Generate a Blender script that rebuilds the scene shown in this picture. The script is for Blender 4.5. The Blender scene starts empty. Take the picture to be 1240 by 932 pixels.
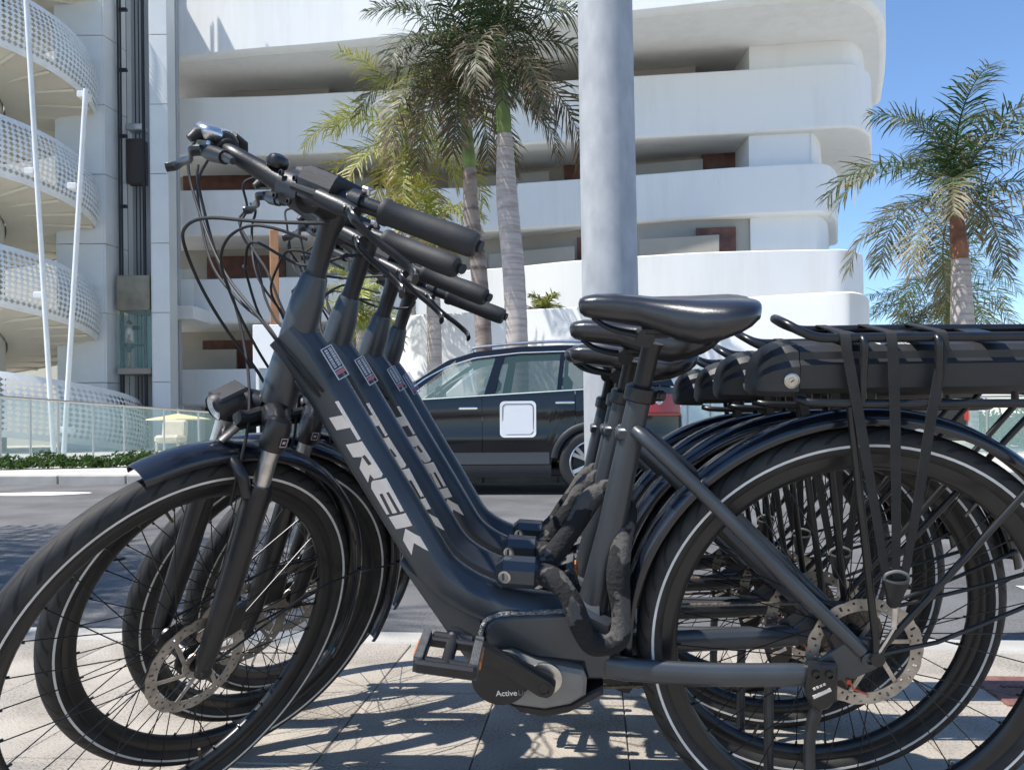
import bpy, math, random
from math import sin, cos, pi, radians as rad, sqrt, atan2, tan, hypot
from mathutils import Vector as V, Matrix as M, Euler
random.seed(7)
S = bpy.context.scene
COL = S.collection
# ------------------------------------------------------------------ camera
F, EYE, CY, ROLL = 1049.17, .7124, 508.37, rad(.595)
cd = bpy.data.cameras.new('camera'); cam = bpy.data.objects.new('camera', cd); COL.objects.link(cam)
cd.sensor_width = 36; cd.lens = F / 1240 * 36; cd.shift_y = (CY - 466) / 1240
cd.clip_start = .05; cd.clip_end = 6000
cam.matrix_world = M.Translation((0, 0, EYE)) @ M.Rotation(rad(90), 4, 'X') @ M.Rotation(-ROLL, 4, 'Z')
S.camera = cam
# ------------------------------------------------------------------ world, sun, exposure
SUN_EL = rad(60); SUN_TO = V((-.945, -.33, 0)).normalized()          # horizontal direction towards the sun
w = bpy.data.worlds.new('World'); S.world = w; w.use_nodes = True
nt = w.node_tree; bg = nt.nodes['Background']
sky = nt.nodes.new('ShaderNodeTexSky'); sky.sky_type = 'NISHITA'; sky.sun_disc = False
sky.sun_elevation = SUN_EL; sky.sun_rotation = atan2(SUN_TO.x, SUN_TO.y)
sky.air_density = 1.0; sky.dust_density = .0; sky.ozone_density = 7; sky.altitude = 0
nt.links.new(sky.outputs[0], bg.inputs[0]); bg.inputs[1].default_value = .125
sl = bpy.data.lights.new('sun', 'SUN'); so = bpy.data.objects.new('sun', sl); COL.objects.link(so)
sl.energy = 4.3; sl.angle = rad(.53); sl.color = (1, .955, .89)
sd = V((SUN_TO.x * cos(SUN_EL), SUN_TO.y * cos(SUN_EL), sin(SUN_EL)))
so.rotation_euler = sd.to_track_quat('Z', 'Y').to_euler(); so.location = (-8, -5, 14)
vs = S.view_settings; vs.view_transform = 'Standard'; vs.look = 'None'; vs.gamma = 1; vs.exposure = 0.72; vs.use_curve_mapping = False
S.cycles.max_bounces = 7; S.cycles.diffuse_bounces = 4; S.cycles.glossy_bounces = 3; S.cycles.transmission_bounces = 3
S.render.resolution_x = 1024; S.render.resolution_y = 769

# ------------------------------------------------------------------ pixel -> place helpers
def ray(u, v):
    a, b = u - 620, v - CY; c, s = cos(ROLL), sin(ROLL)
    return V(((c * a - s * b) / F, 1, -(s * a + c * b) / F))
def W(u, v, d): return ray(u, v) * d + V((0, 0, EYE))
def G(u, v, z): r = ray(u, v); return r * ((z - EYE) / r.z) + V((0, 0, EYE))
YAW = rad(-5.5)                                                        # the street runs a little askew
def st(x, y, z=0): return V((x * cos(YAW) - y * sin(YAW), x * sin(YAW) + y * cos(YAW), z))
ROAD = -.12
# ------------------------------------------------------------------ materials
MATS = {}
def mat(name, col, rough=.5, metal=0, coat=0, spec=.5, var=0, vscale=8, bump=0, bscale=60, col2=None, detail=6, lo=.35, hi=.65, **kw):
    if name in MATS: return MATS[name]
    m = bpy.data.materials.new(name); m.use_nodes = True; n = m.node_tree; b = n.nodes['Principled BSDF']
    b.inputs['Base Color'].default_value = (*col, 1); b.inputs['Roughness'].default_value = rough
    b.inputs['Metallic'].default_value = metal; b.inputs['Coat Weight'].default_value = coat
    b.inputs['Coat Roughness'].default_value = .12; b.inputs['Specular IOR Level'].default_value = spec
    for k, v_ in kw.items(): b.inputs[k.replace('_', ' ')].default_value = v_
    tc = n.nodes.new('ShaderNodeTexCoord')
    if var or col2:
        nz = n.nodes.new('ShaderNodeTexNoise'); nz.inputs['Scale'].default_value = vscale; nz.inputs['Detail'].default_value = detail
        n.links.new(tc.outputs['Object'], nz.inputs['Vector'])
        cr = n.nodes.new('ShaderNodeValToRGB'); e = cr.color_ramp.elements
        e[0].position = lo; e[1].position = hi
        c2 = col2 if col2 else tuple(max(0, c * (1 - var)) for c in col)
        c1 = col if col2 else tuple(min(1, c * (1 + var)) for c in col)
        e[0].color = (*c2, 1); e[1].color = (*c1, 1)
        n.links.new(nz.outputs['Fac'], cr.inputs['Fac']); n.links.new(cr.outputs['Color'], b.inputs['Base Color'])
    if bump:
        nb = n.nodes.new('ShaderNodeTexNoise'); nb.inputs['Scale'].default_value = bscale; nb.inputs['Detail'].default_value = 5
        n.links.new(tc.outputs['Object'], nb.inputs['Vector'])
        bp = n.nodes.new('ShaderNodeBump'); bp.inputs['Strength'].default_value = bump; bp.inputs['Distance'].default_value = .01
        n.links.new(nb.outputs['Fac'], bp.inputs['Height']); n.links.new(bp.outputs['Normal'], b.inputs['Normal'])
    MATS[name] = m
    return m
def N(m): return m.node_tree
frame_paint = mat('frame_paint', (.056, .063, .071), .40, .45, .25, var=.14, vscale=9, bump=.03, bscale=400)
black_metal = mat('black_metal', (.010, .0105, .012), .34, .1, .12, var=.2, vscale=40)
satin_black = mat('satin_black', (.011, .0115, .013), .42, 0, 0, var=.2, vscale=30, bump=.05, bscale=300)
black_plastic = mat('black_plastic', (.012, .012, .0135), .5, var=.2, vscale=25, bump=.06, bscale=400)
fender_black = mat('fender_black', (.008, .010, .016), .22, 0, .4, var=.25, vscale=14)
grip_rubber = mat('grip_rubber', (.019, .0195, .021), .62, var=.15, vscale=60, bump=.15, bscale=700)
saddle_vinyl = mat('saddle_vinyl', (.015, .015, .018), .3, 0, .45, bump=.08, bscale=500, var=.2, vscale=20)
battery_shell = mat('battery_shell', (.022, .0225, .024), .48, bump=.06, bscale=600, var=.12, vscale=12)
strap_rubber = mat('strap_rubber', (.014, .014, .0135), .75, bump=.1, bscale=300, var=.25, vscale=30)
steel = mat('steel', (.55, .54, .52), .3, .95, var=.15, vscale=60)
alloy = mat('alloy', (.62, .62, .63), .25, .9, var=.1, vscale=40)
disc_steel = mat('disc_steel', (.40, .365, .32), .42, .75, var=.25, vscale=30)
chain_steel = mat('chain_steel', (.12, .10, .08), .5, .7, var=.4, vscale=200)
spoke_black = mat('spoke_black', (.012, .012, .013), .35, .5)
stripe_white = mat('stripe_white', (.68, .67, .64), .35, .0, var=.12, vscale=20)
decal_cream = mat('decal_cream', (.80, .70, .60), .4, var=.05, vscale=40)
motor_grey = mat('motor_grey', (.20, .192, .175), .55, .1, bump=.08, bscale=500, var=.12, vscale=15)
weld = mat('weld_bead', (.22, .23, .24), .35, .7, bump=.8, bscale=250, var=.5, vscale=140)
red_plastic = mat('red_plastic', (.45, .015, .012), .15, 0, .5)
orange_plastic = mat('orange_plastic', (.62, .20, .05), .3, var=.3, vscale=80)
lens_clear = mat('lens_clear', (.75, .78, .8), .12, .3, .5, var=.3, vscale=60)
pink_label = mat('label_red', (.42, .14, .16), .5)
caliper_orange = mat('caliper_orange', (.50, .075, .03), .5)
camo = mat('camo_fabric', (.075, .071, .066), .95, col2=(.010, .010, .011), vscale=17, detail=3, lo=.525, hi=.545, bump=.5, bscale=120)

def tyre_mat():
    m = bpy.data.materials.new('tyre_rubber'); m.use_nodes = True; n = m.node_tree; b = n.nodes['Principled BSDF']
    b.inputs['Roughness'].default_value = .68
    tc = n.nodes.new('ShaderNodeTexCoord'); sp = n.nodes.new('ShaderNodeSeparateXYZ'); n.links.new(tc.outputs['Object'], sp.inputs[0])
    def mt(op, a, b_=None, c=None):
        k = n.nodes.new('ShaderNodeMath'); k.operation = op
        for i, x in enumerate((a, b_, c)):
            if x is None: continue
            if isinstance(x, (int, float)): k.inputs[i].default_value = x
            else: n.links.new(x, k.inputs[i])
        return k.outputs[0]
    th = mt('ARCTAN2', sp.outputs[0], sp.outputs[2]); ay = mt('ABSOLUTE', sp.outputs[1])
    ph = mt('ADD', mt('MULTIPLY', th, 46), mt('MULTIPLY', ay, 420))
    wv = mt('SINE', ph); groove = mt('GREATER_THAN', wv, .78)
    r2 = mt('ADD', mt('MULTIPLY', sp.outputs[0], sp.outputs[0]), mt('MULTIPLY', sp.outputs[2], sp.outputs[2]))
    rr = mt('SQRT', r2); outer = mt('GREATER_THAN', rr, .339)
    mid = mt('LESS_THAN', ay, .0028)
    g = mt('MULTIPLY', mt('MAXIMUM', groove, mid), outer)
    bp = n.nodes.new('ShaderNodeBump'); bp.invert = True; bp.inputs['Strength'].default_value = .9; bp.inputs['Distance'].default_value = .003
    nz = n.nodes.new('ShaderNodeTexNoise'); nz.inputs['Scale'].default_value = 25; n.links.new(tc.outputs['Object'], nz.inputs['Vector'])
    n.links.new(g, bp.inputs['Height']); n.links.new(bp.outputs[0], b.inputs['Normal'])
    cr = n.nodes.new('ShaderNodeValToRGB'); e = cr.color_ramp.elements
    e[0].color = (.010, .010, .010, 1); e[1].color = (.034, .032, .030, 1); e[0].position = .3; e[1].position = .75
    n.links.new(nz.outputs['Fac'], cr.inputs[0])
    mx = n.nodes.new('ShaderNodeMix'); mx.data_type = 'RGBA'; mx.inputs['B'].default_value = (.0025, .0025, .0025, 1); n.links.new(g, mx.inputs['Factor']); n.links.new(cr.outputs[0], mx.inputs['A']); n.links.new(mx.outputs['Result'], b.inputs['Base Color'])  # shade inside the tread grooves painted in as near-black colour
    return m
tyre_rubber = tyre_mat()

# ------------------------------------------------------------------ mesh toolkit
class MB:
    def __init__(s): s.v = []; s.f = []
    def add(s, vs_, fs):
        o = len(s.v); s.v += [tuple(p) for p in vs_]; s.f += [tuple(i + o for i in f) for f in fs]; return s
    def tube(s, pts, r, n=12, closed=False, flat=None, cap=True, up=None):
        pts = [V(p) for p in pts]; m = len(pts)
        rs = r if hasattr(r, '__len__') else [r] * m
        tang = []
        for i in range(m):
            a = pts[(i - 1) % m] if (closed or i > 0) else pts[i]; b = pts[(i + 1) % m] if (closed or i < m - 1) else pts[i]
            t = (b - a); tang.append(t.normalized() if t.length > 1e-9 else V((0, 0, 1)))
        ref = V(up) if up else (V((0, 0, 1)) if abs(tang[0].z) < .9 else V((1, 0, 0)))
        nr = (ref - tang[0] * ref.dot(tang[0])).normalized()
        vs_ = []; fl = flat if flat else (1, 1)
        for i in range(m):
            nr = (nr - tang[i] * nr.dot(tang[i])).normalized(); bn = tang[i].cross(nr)
            for j in range(n):
                a = 2 * pi * j / n
                vs_.append(pts[i] + (nr * cos(a) * fl[0] + bn * sin(a) * fl[1]) * rs[i])
        fs = []
        for i in range(m if closed else m - 1):
            for j in range(n):
                a = i * n + j; b = i * n + (j + 1) % n; c = ((i + 1) % m) * n + (j + 1) % n; d = ((i + 1) % m) * n + j
                fs.append((a, b, c, d))
        if cap and not closed: fs += [tuple(range(n - 1, -1, -1)), tuple((m - 1) * n + j for j in range(n))]
        return s.add(vs_, fs)
    def lathe(s, prof, o=(0, 0, 0), ax=(0, 0, 1), n=24, closed=False):
        o = V(o); ax = V(ax).normalized(); x = (V((1, 0, 0)) if abs(ax.x) < .9 else V((0, 1, 0))); x = (x - ax * x.dot(ax)).normalized(); y = ax.cross(x)
        vs_ = []; m = len(prof)
        for (r, z) in prof:
            for j in range(n):
                a = 2 * pi * j / n; vs_.append(o + ax * z + (x * cos(a) + y * sin(a)) * r)
        fs = []
        for i in range(m if closed else m - 1):
            for j in range(n):
                i2 = (i + 1) % m
                fs.append((i * n + j, i * n + (j + 1) % n, i2 * n + (j + 1) % n, i2 * n + j))
        if not closed:
            if prof[0][0] > 1e-6: fs.append(tuple(range(n - 1, -1, -1)))
            if prof[-1][0] > 1e-6: fs.append(tuple((m - 1) * n + j for j in range(n)))
        return s.add(vs_, fs)
    def box(s, c, d, R=None, ch=0):
        c = V(c); hx, hy, hz = d[0] / 2, d[1] / 2, d[2] / 2
        if ch <= 0:
            P = [V((x * hx, y * hy, z * hz)) for x in (-1, 1) for y in (-1, 1) for z in (-1, 1)]
            fs = [(0, 1, 3, 2), (4, 6, 7, 5), (0, 4, 5, 1), (2, 3, 7, 6), (0, 2, 6, 4), (1, 5, 7, 3)]
        else:
            ch = min(ch, hx * .9, hy * .9, hz * .9); P = []; idx = {}
            for x in (-1, 1):
                for y in (-1, 1):
                    for z in (-1, 1):
                        for k in range(3):
                            q = [x * (hx - ch), y * (hy - ch), z * (hz - ch)]
                            q[k] = (x * hx, y * hy, z * hz)[k]; idx[x, y, z, k] = len(P); P.append(V(q))
            fs = []
            for k in range(3):
                for sg in (-1, 1):
                    o_ = [a for a in range(3) if a != k]; L = []
                    for (p, q) in ((-1, -1), (1, -1), (1, 1), (-1, 1)):
                        t = [0, 0, 0]; t[k] = sg; t[o_[0]] = p; t[o_[1]] = q; L.append(idx[t[0], t[1], t[2], k])
                    fs.append(tuple(L))
            for k in range(3):
                o_ = [a for a in range(3) if a != k]
                for p in (-1, 1):
                    for q in (-1, 1):
                        L = []
                        for sg, kk in ((-1, o_[0]), (1, o_[0]), (1, o_[1]), (-1, o_[1])):
                            t = [0, 0, 0]; t[k] = sg; t[o_[0]] = p; t[o_[1]] = q; L.append(idx[t[0], t[1], t[2], kk])
                        fs.append(tuple(L))
            for x in (-1, 1):
                for y in (-1, 1):
                    for z in (-1, 1): fs.append(tuple(idx[x, y, z, k] for k in range(3)))
        if R is not None: P = [R @ p for p in P]
        return s.add([p + c for p in P], fs)
    def prism(s, pts, y0, y1, bev=0, ax='y'):
        """polygon in (a,b) extruded between y0 and y1; ax y: (x,z) plane, z: (x,y) plane, x: (y,z) plane"""
        n = len(pts); P = [V((p[0], p[1])) for p in pts]
        area = sum(P[i].x * P[(i + 1) % n].y - P[(i + 1) % n].x * P[i].y for i in range(n))
        if area < 0: P.reverse()
        def inset(d):
            out = []
            for i in range(n):
                a, b, c = P[i - 1], P[i], P[(i + 1) % n]
                e1 = (b - a).normalized(); e2 = (c - b).normalized(); n1 = V((-e1.y, e1.x)); n2 = V((-e2.y, e2.x))
                bi = n1 + n2; k = bi.length_squared
                out.append(b + (bi * (2 * d / k) if k > .3 else n1 * d))
            return out
        def m3(p, t): return {'y': (p.x, t, p.y), 'z': (p.x, p.y, t), 'x': (t, p.x, p.y)}[ax]
        rings = []
        if bev:
            I = inset(bev); sg = 1 if y1 > y0 else -1
            rings = [[m3(p, y0) for p in I], [m3(p, y0 + sg * bev) for p in P], [m3(p, y1 - sg * bev) for p in P], [m3(p, y1) for p in I]]
        else: rings = [[m3(p, y0) for p in P], [m3(p, y1) for p in P]]
        return s.loft(rings)
    def loft(s, rings, cap=True, closed=False):
        n = len(rings[0]); m = len(rings); vs_ = [p for r in rings for p in r]; fs = []
        for i in range(m if closed else m - 1):
            i2 = (i + 1) % m
            for j in range(n): fs.append((i * n + j, i * n + (j + 1) % n, i2 * n + (j + 1) % n, i2 * n + j))
        if cap and not closed: fs += [tuple(range(n - 1, -1, -1)), tuple((m - 1) * n + j for j in range(n))]
        return s.add(vs_, fs)
    def grid(s, fn, nu, nv):
        vs_ = [fn(i / nu, j / nv) for i in range(nu + 1) for j in range(nv + 1)]
        fs = [(i * (nv + 1) + j, (i + 1) * (nv + 1) + j, (i + 1) * (nv + 1) + j + 1, i * (nv + 1) + j + 1) for i in range(nu) for j in range(nv)]
        return s.add(vs_, fs)
    def poly(s, pts): return s.add(pts, [tuple(range(len(pts)))])
    def mesh(s, name, m, ang=35, smooth=True, fixn=True):
        me = bpy.data.meshes.new(name); me.from_pydata(s.v, [], s.f); me.update()
        if fixn:
            import bmesh
            b = bmesh.new(); b.from_mesh(me); bmesh.ops.recalc_face_normals(b, faces=b.faces); b.to_mesh(me); b.free()
        if smooth:
            me.shade_smooth(); me.set_sharp_from_angle(angle=rad(ang))
        for k in (m if isinstance(m, (list, tuple)) else [m]): me.materials.append(k)
        return me
def link(name, me, parent=None, mw=None, label=None, cat=None, group=None, kind=None):
    o = bpy.data.objects.new(name, me); COL.objects.link(o)
    if parent is not None: o.parent = parent
    if mw is not None: o.matrix_basis = mw
    if label: o['label'] = label
    if cat: o['category'] = cat
    if group: o['group'] = group
    if kind: o['kind'] = kind
    return o
def thing(name, label, cat, mw=None, group=None): return link(name, None, None, mw, label, cat, group)
def text_mesh(body, size, m, ext=.0002, bold=0):
    c = bpy.data.curves.new('lettering', 'FONT'); c.body = body; c.size = size; c.extrude = ext; c.offset = bold; c.align_x = 'CENTER'; c.align_y = 'CENTER'
    o = bpy.data.objects.new('tmp', c); COL.objects.link(o); dg = bpy.context.evaluated_depsgraph_get()
    me = bpy.data.meshes.new_from_object(o.evaluated_get(dg)); bpy.data.objects.remove(o); bpy.data.curves.remove(c)
    me.materials.clear(); me.materials.append(m); return me
def cr_spline(pts, k=6, closed=False):
    P = [V(p) for p in pts]; n = len(P); out = []
    rng = range(n) if closed else range(n - 1)
    for i in rng:
        p0 = P[(i - 1) % n] if (closed or i > 0) else P[0] * 2 - P[1]; p1 = P[i]; p2 = P[(i + 1) % n]
        p3 = P[(i + 2) % n] if (closed or i + 2 < n) else P[-1] * 2 - P[-2]
        for j in range(k):
            t = j / k
            out.append(.5 * ((2 * p1) + (p2 - p0) * t + (2 * p0 - 5 * p1 + 4 * p2 - p3) * t * t + (3 * p1 - p0 - 3 * p2 + p3) * t ** 3))
    if not closed: out.append(P[-1])
    return out
# ================================================================== setting: ground
asphalt = mat('asphalt', (.125, .123, .12), .85, var=.22, vscale=1.3, bump=.5, bscale=120, detail=12)
paving = mat('paving_concrete', (.345, .31, .262), .85, var=.16, vscale=5, bump=.35, bscale=160, detail=12)
def speckled(m, scale, dark):
    n = m.node_tree; b = n.nodes['Principled BSDF']; src = b.inputs['Base Color'].links[0].from_socket; tc = [k for k in n.nodes if k.type == 'TEX_COORD'][0]
    nz = n.nodes.new('ShaderNodeTexNoise'); nz.inputs['Scale'].default_value = scale; nz.inputs['Detail'].default_value = 3; n.links.new(tc.outputs['Object'], nz.inputs['Vector'])
    big = n.nodes.new('ShaderNodeTexNoise'); big.inputs['Scale'].default_value = 3.1; big.inputs['Detail'].default_value = 4; n.links.new(tc.outputs['Object'], big.inputs['Vector'])
    ad = n.nodes.new('ShaderNodeMath'); ad.operation = 'MULTIPLY_ADD'; ad.inputs[1].default_value = .55; n.links.new(big.outputs['Fac'], ad.inputs[0]); n.links.new(nz.outputs['Fac'], ad.inputs[2])
    cr = n.nodes.new('ShaderNodeValToRGB'); cr.color_ramp.elements[0].position = .62; cr.color_ramp.elements[0].color = (dark, dark * .97, dark * .93, 1); cr.color_ramp.elements[1].position = .76; cr.color_ramp.elements[1].color = (1, 1, 1, 1); n.links.new(ad.outputs[0], cr.inputs[0])
    mx = n.nodes.new('ShaderNodeMix'); mx.data_type = 'RGBA'; mx.blend_type = 'MULTIPLY'; mx.inputs['Factor'].default_value = 1; n.links.new(src, mx.inputs['A']); n.links.new(cr.outputs[0], mx.inputs['B']); n.links.new(mx.outputs['Result'], b.inputs['Base Color'])
speckled(paving, 150, .62); speckled(asphalt, 90, .7)
walk_far = mat('far_paving', (.47, .45, .41), .85, var=.08, vscale=2, bump=.3, bscale=60)
joint = mat('joint_sand', (.20, .18, .155), .95, var=.3, vscale=20, bump=.5, bscale=200)
kerb_stone = mat('kerb_stone', (.38, .365, .33), .85, var=.12, vscale=4, bump=.3, bscale=90)
paint_white = mat('road_paint', (.72, .71, .68), .7, var=.15, vscale=12)
def sheet(name, pts, z, m, label, cat=None, kind='structure', thick=.0):
    b = MB(); b.poly([(p[0], p[1], z) for p in pts]); return link(name, b.mesh(name, m, smooth=False, fixn=False), None, None, label, cat, None, kind)
def srect(x0, x1, y0, y1): return [st(x0, y0), st(x1, y0), st(x1, y1), st(x0, y1)]
sheet('ground', [(-1500, -1500), (1500, -1500), (1500, 1500), (-1500, 1500)], -.30, walk_far, 'pale dusty ground stretching to the horizon')
KN, KF = 2.89, 11.45
sheet('road', srect(-220, 220, KN + .02, KF + .05), ROAD, asphalt, 'grey asphalt road behind the bikes')
# near pavement bed, slabs, kerb stones
b = MB(); a = srect(-60, 60, -30, KN - .005); b.loft([[(p.x, p.y, z) for p in a] for z in (-.28, -.012)])
pav = link('pavement', b.mesh('pavement', joint, smooth=False), None, None, 'pale paved sidewalk that the bikes stand on', None, None, 'structure')
RY = M.Rotation(YAW, 4, 'Z')
slabs = []
for k in range(3):
    b = MB(); rnd = random.Random(k); b.box((0, 0, -.02), (.3255, .487, .04), ch=.002); slabs.append(b.mesh('paving_slab', paving, 20))
SW, SLN = .328, .49
nrow = 6
for r in range(nrow):
    for c in range(-8, 11):
        x = -.43 + .17 + (c + .5) * SW - .005; y = KN - .16 - (r + .5) * SLN
        p = st(x + .0, y, random.uniform(-.0015, .0015))
        link('paving_slab', slabs[(r * 7 + c) % 3], pav, M.Translation(p) @ RY @ M.Rotation(rad(random.uniform(-.25, .25)), 4, 'X'))
b = MB(); a = srect(-60, -2.90, -30, KN - .16); b.loft([[(p.x, p.y, z) for p in a] for z in (-.03, -.001)]); a = srect(3.33, 60, -30, KN - .16); b.loft([[(p.x, p.y, z) for p in a] for z in (-.03, -.001)]); a = srect(-2.90, 3.33, -30, KN - .16 - nrow * SLN); b.loft([[(p.x, p.y, z) for p in a] for z in (-.03, -.001)])
link('pavement_rest', b.mesh('pavement_rest', paving, smooth=False), pav)
b = MB(); b.box((0, 0, -.14), (.985, .148, .282), ch=.012); ks_ = b.mesh('kerb_stone', kerb_stone, 25)
kerb = link('kerb', None, None, None, 'row of pale concrete kerb stones along the near edge of the road', None, None, 'structure')
for c in range(-6, 8): link('kerb_stone', ks_, kerb, M.Translation(st(c * 1.0 + .25, KN - .078, 0)) @ RY)
b = MB(); a = srect(-60, -6.25, KN - .152, KN - .004); b.loft([[(p.x, p.y, z) for p in a] for z in (-.28, 0)]); a = srect(7.75, 60, KN - .152, KN - .004); b.loft([[(p.x, p.y, z) for p in a] for z in (-.28, 0)]); link('kerb_rest', b.mesh('kerb_rest', kerb_stone, smooth=False), kerb)
# service cover let into the pavement
b = MB(); b.box((0, 0, .002), (.20, .235, .012), ch=.003)
cov = link('service_cover', b.mesh('service_cover', mat('rust_red', (.17, .075, .06), .8, var=.25, vscale=25, bump=.4, bscale=90), 25), None, M.Translation(G(1244, 838, 0)) @ RY, 'small rust-red service cover let into the pale paving', 'cover')
b = MB()
for k in range(5): b.box((-.05 + k * .016, .02, .0085), (.010, .012, .003))
link('raised_mark', b.mesh('raised_mark', mat('rust_dark', (.07, .035, .03), .8), smooth=False), cov)
# road paint
b = MB(); a = srect(2.02, 9, 4.30, 4.42); b.poly([(p.x, p.y, ROAD + .004) for p in a]); link('lane_line', b.mesh('lane_line', paint_white, smooth=False, fixn=False), None, None, 'white painted line on the road beyond the rear wheels', None, None, 'structure')
b = MB(); c = G(45, 598, ROAD); ring = []
for k in range(24): aa = 2 * pi * k / 24; ring.append((c.x + .62 * cos(aa) * (1 + .08 * sin(3 * aa)), c.y + .26 * sin(aa), ROAD + .004))
b.poly(ring); link('road_patch', b.mesh('road_patch', paint_white, smooth=False, fixn=False), None, None, 'worn white paint patch by the far kerb of the road', None, None, 'structure')
# far pavement, its kerb
b = MB(); a = srect(-220, 220, KF + .16, KF + 60); b.loft([[(p.x, p.y, z) for p in a] for z in (-.28, -.002)])
link('far_pavement', b.mesh('far_pavement', walk_far, smooth=False), None, None, 'sunlit pale sidewalk on the far side of the road', None, None, 'structure')
kf = link('far_kerb', None, None, None, 'pale kerb stones along the far side of the road', None, None, 'structure')
for c in range(-14, 12): link('kerb_stone', ks_, kf, M.Translation(st(c * 1.0, KF + .085, 0)) @ RY)
b = MB(); a = srect(-220, -14.5, KF + .01, KF + .159); b.loft([[(p.x, p.y, z) for p in a] for z in (-.28, 0)]); a = srect(11.5, 220, KF + .01, KF + .159); b.loft([[(p.x, p.y, z) for p in a] for z in (-.28, 0)]); link('kerb_rest', b.mesh('kerb_rest', kerb_stone, smooth=False), kf)
# reddish gravel bed under the palms
sheet('gravel_bed', srect(-4.2, .05, KF + .75, KF + 2.6), .004, mat('lava_gravel', (.24, .12, .085), .95, var=.55, vscale=26, bump=1, bscale=70), 'reddish gravel bed round the palm trunks behind the parked car', None, 'stuff')
# scrap on the road
b = MB(); rr = random.Random(3); b.loft([[( .05 * cos(a) * rr.uniform(.6, 1.2), .06 * sin(a) * rr.uniform(.6, 1.2), z) for a in [2 * pi * k / 9 for k in range(9)]] for z in (0, .012)])
link('rubber_scrap', b.mesh('rubber_scrap', black_plastic, 30), None, M.Translation(G(142, 677, ROAD)), 'small black scrap lying on the shaded road', 'scrap')
# ================================================================== hotel, lift tower, spiral stair
def streaked(name, c1, c2):
    m = bpy.data.materials.new(name); m.use_nodes = True; n = m.node_tree; b = n.nodes['Principled BSDF']; b.inputs['Roughness'].default_value = .8
    tc = n.nodes.new('ShaderNodeTexCoord'); mp = n.nodes.new('ShaderNodeMapping'); mp.inputs['Scale'].default_value = (1.6, 1.6, .16); n.links.new(tc.outputs['Object'], mp.inputs[0])
    a = n.nodes.new('ShaderNodeTexNoise'); a.inputs['Scale'].default_value = 1.7; a.inputs['Detail'].default_value = 9; a.inputs['Roughness'].default_value = .65; n.links.new(mp.outputs[0], a.inputs['Vector'])
    a2 = n.nodes.new('ShaderNodeTexNoise'); a2.inputs['Scale'].default_value = .35; a2.inputs['Detail'].default_value = 6; n.links.new(tc.outputs['Object'], a2.inputs['Vector'])
    ml = n.nodes.new('ShaderNodeMath'); ml.operation = 'MULTIPLY_ADD'; ml.inputs[1].default_value = .55; n.links.new(a.outputs['Fac'], ml.inputs[0])
    m3 = n.nodes.new('ShaderNodeMath'); m3.operation = 'MULTIPLY'; m3.inputs[1].default_value = .45; n.links.new(a2.outputs['Fac'], m3.inputs[0]); n.links.new(m3.outputs[0], ml.inputs[2])
    cr = n.nodes.new('ShaderNodeValToRGB'); cr.color_ramp.elements[0].position = .36; cr.color_ramp.elements[1].position = .52; cr.color_ramp.elements[0].color = (*c2, 1); cr.color_ramp.elements[1].color = (*c1, 1); n.links.new(ml.outputs[0], cr.inputs[0]); n.links.new(cr.outputs[0], b.inputs['Base Color'])
    nb = n.nodes.new('ShaderNodeTexNoise'); nb.inputs['Scale'].default_value = 24; n.links.new(tc.outputs['Object'], nb.inputs['Vector']); bp = n.nodes.new('ShaderNodeBump'); bp.inputs['Strength'].default_value = .08; n.links.new(nb.outputs['Fac'], bp.inputs['Height']); n.links.new(bp.outputs[0], b.inputs['Normal']); return m
white_wall = streaked('white_render', (.78, .785, .765), (.725, .725, .695))
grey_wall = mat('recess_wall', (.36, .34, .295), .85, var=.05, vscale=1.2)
wood_door = mat('dark_wood', (.115, .045, .028), .5, var=.35, vscale=3)
dark_room = mat('dark_interior', (.05, .045, .04), .9)
glass_clear = mat('clear_glass', (.86, .95, .92), .03, 0, 0, Transmission_Weight=.0, Alpha=.16, Coat_Weight=0)
white_steel = mat('white_steel', (.72, .73, .71), .45, var=.05, vscale=3)
def sweep(mb, curve, section, cap=True):
    """section of (inward offset, z) swept along a plan curve that runs left to right seen from the road"""
    P = [V((p[0], p[1])) for p in curve]; n = len(P); rings = []
    for i in range(n):
        t = (P[min(i + 1, n - 1)] - P[max(i - 1, 0)]).normalized(); nr = V((-t.y, t.x))
        rings.append([(P[i].x + nr.x * o, P[i].y + nr.y * o, z) for o, z in section])
    mb.loft(rings, cap)
def plan(pts, k=8):
    return [(p.x, p.y) for p in cr_spline([V(((u - 620) * d / F, d, 0)) for u, d in pts], k)]
hotel = thing('hotel_building', 'white hotel with wavy rounded balcony bands stacked in storeys', 'building', M.Translation((0, 27, 0)))
HI = M.Translation((0, -27, 0))
def hp_(name, mb, m, ang=40, par=hotel): return link(name, mb.mesh(name, m, ang), par, HI if par is hotel else None)
TOPS = [2.48, 5.44, 8.37, 11.42]
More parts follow.
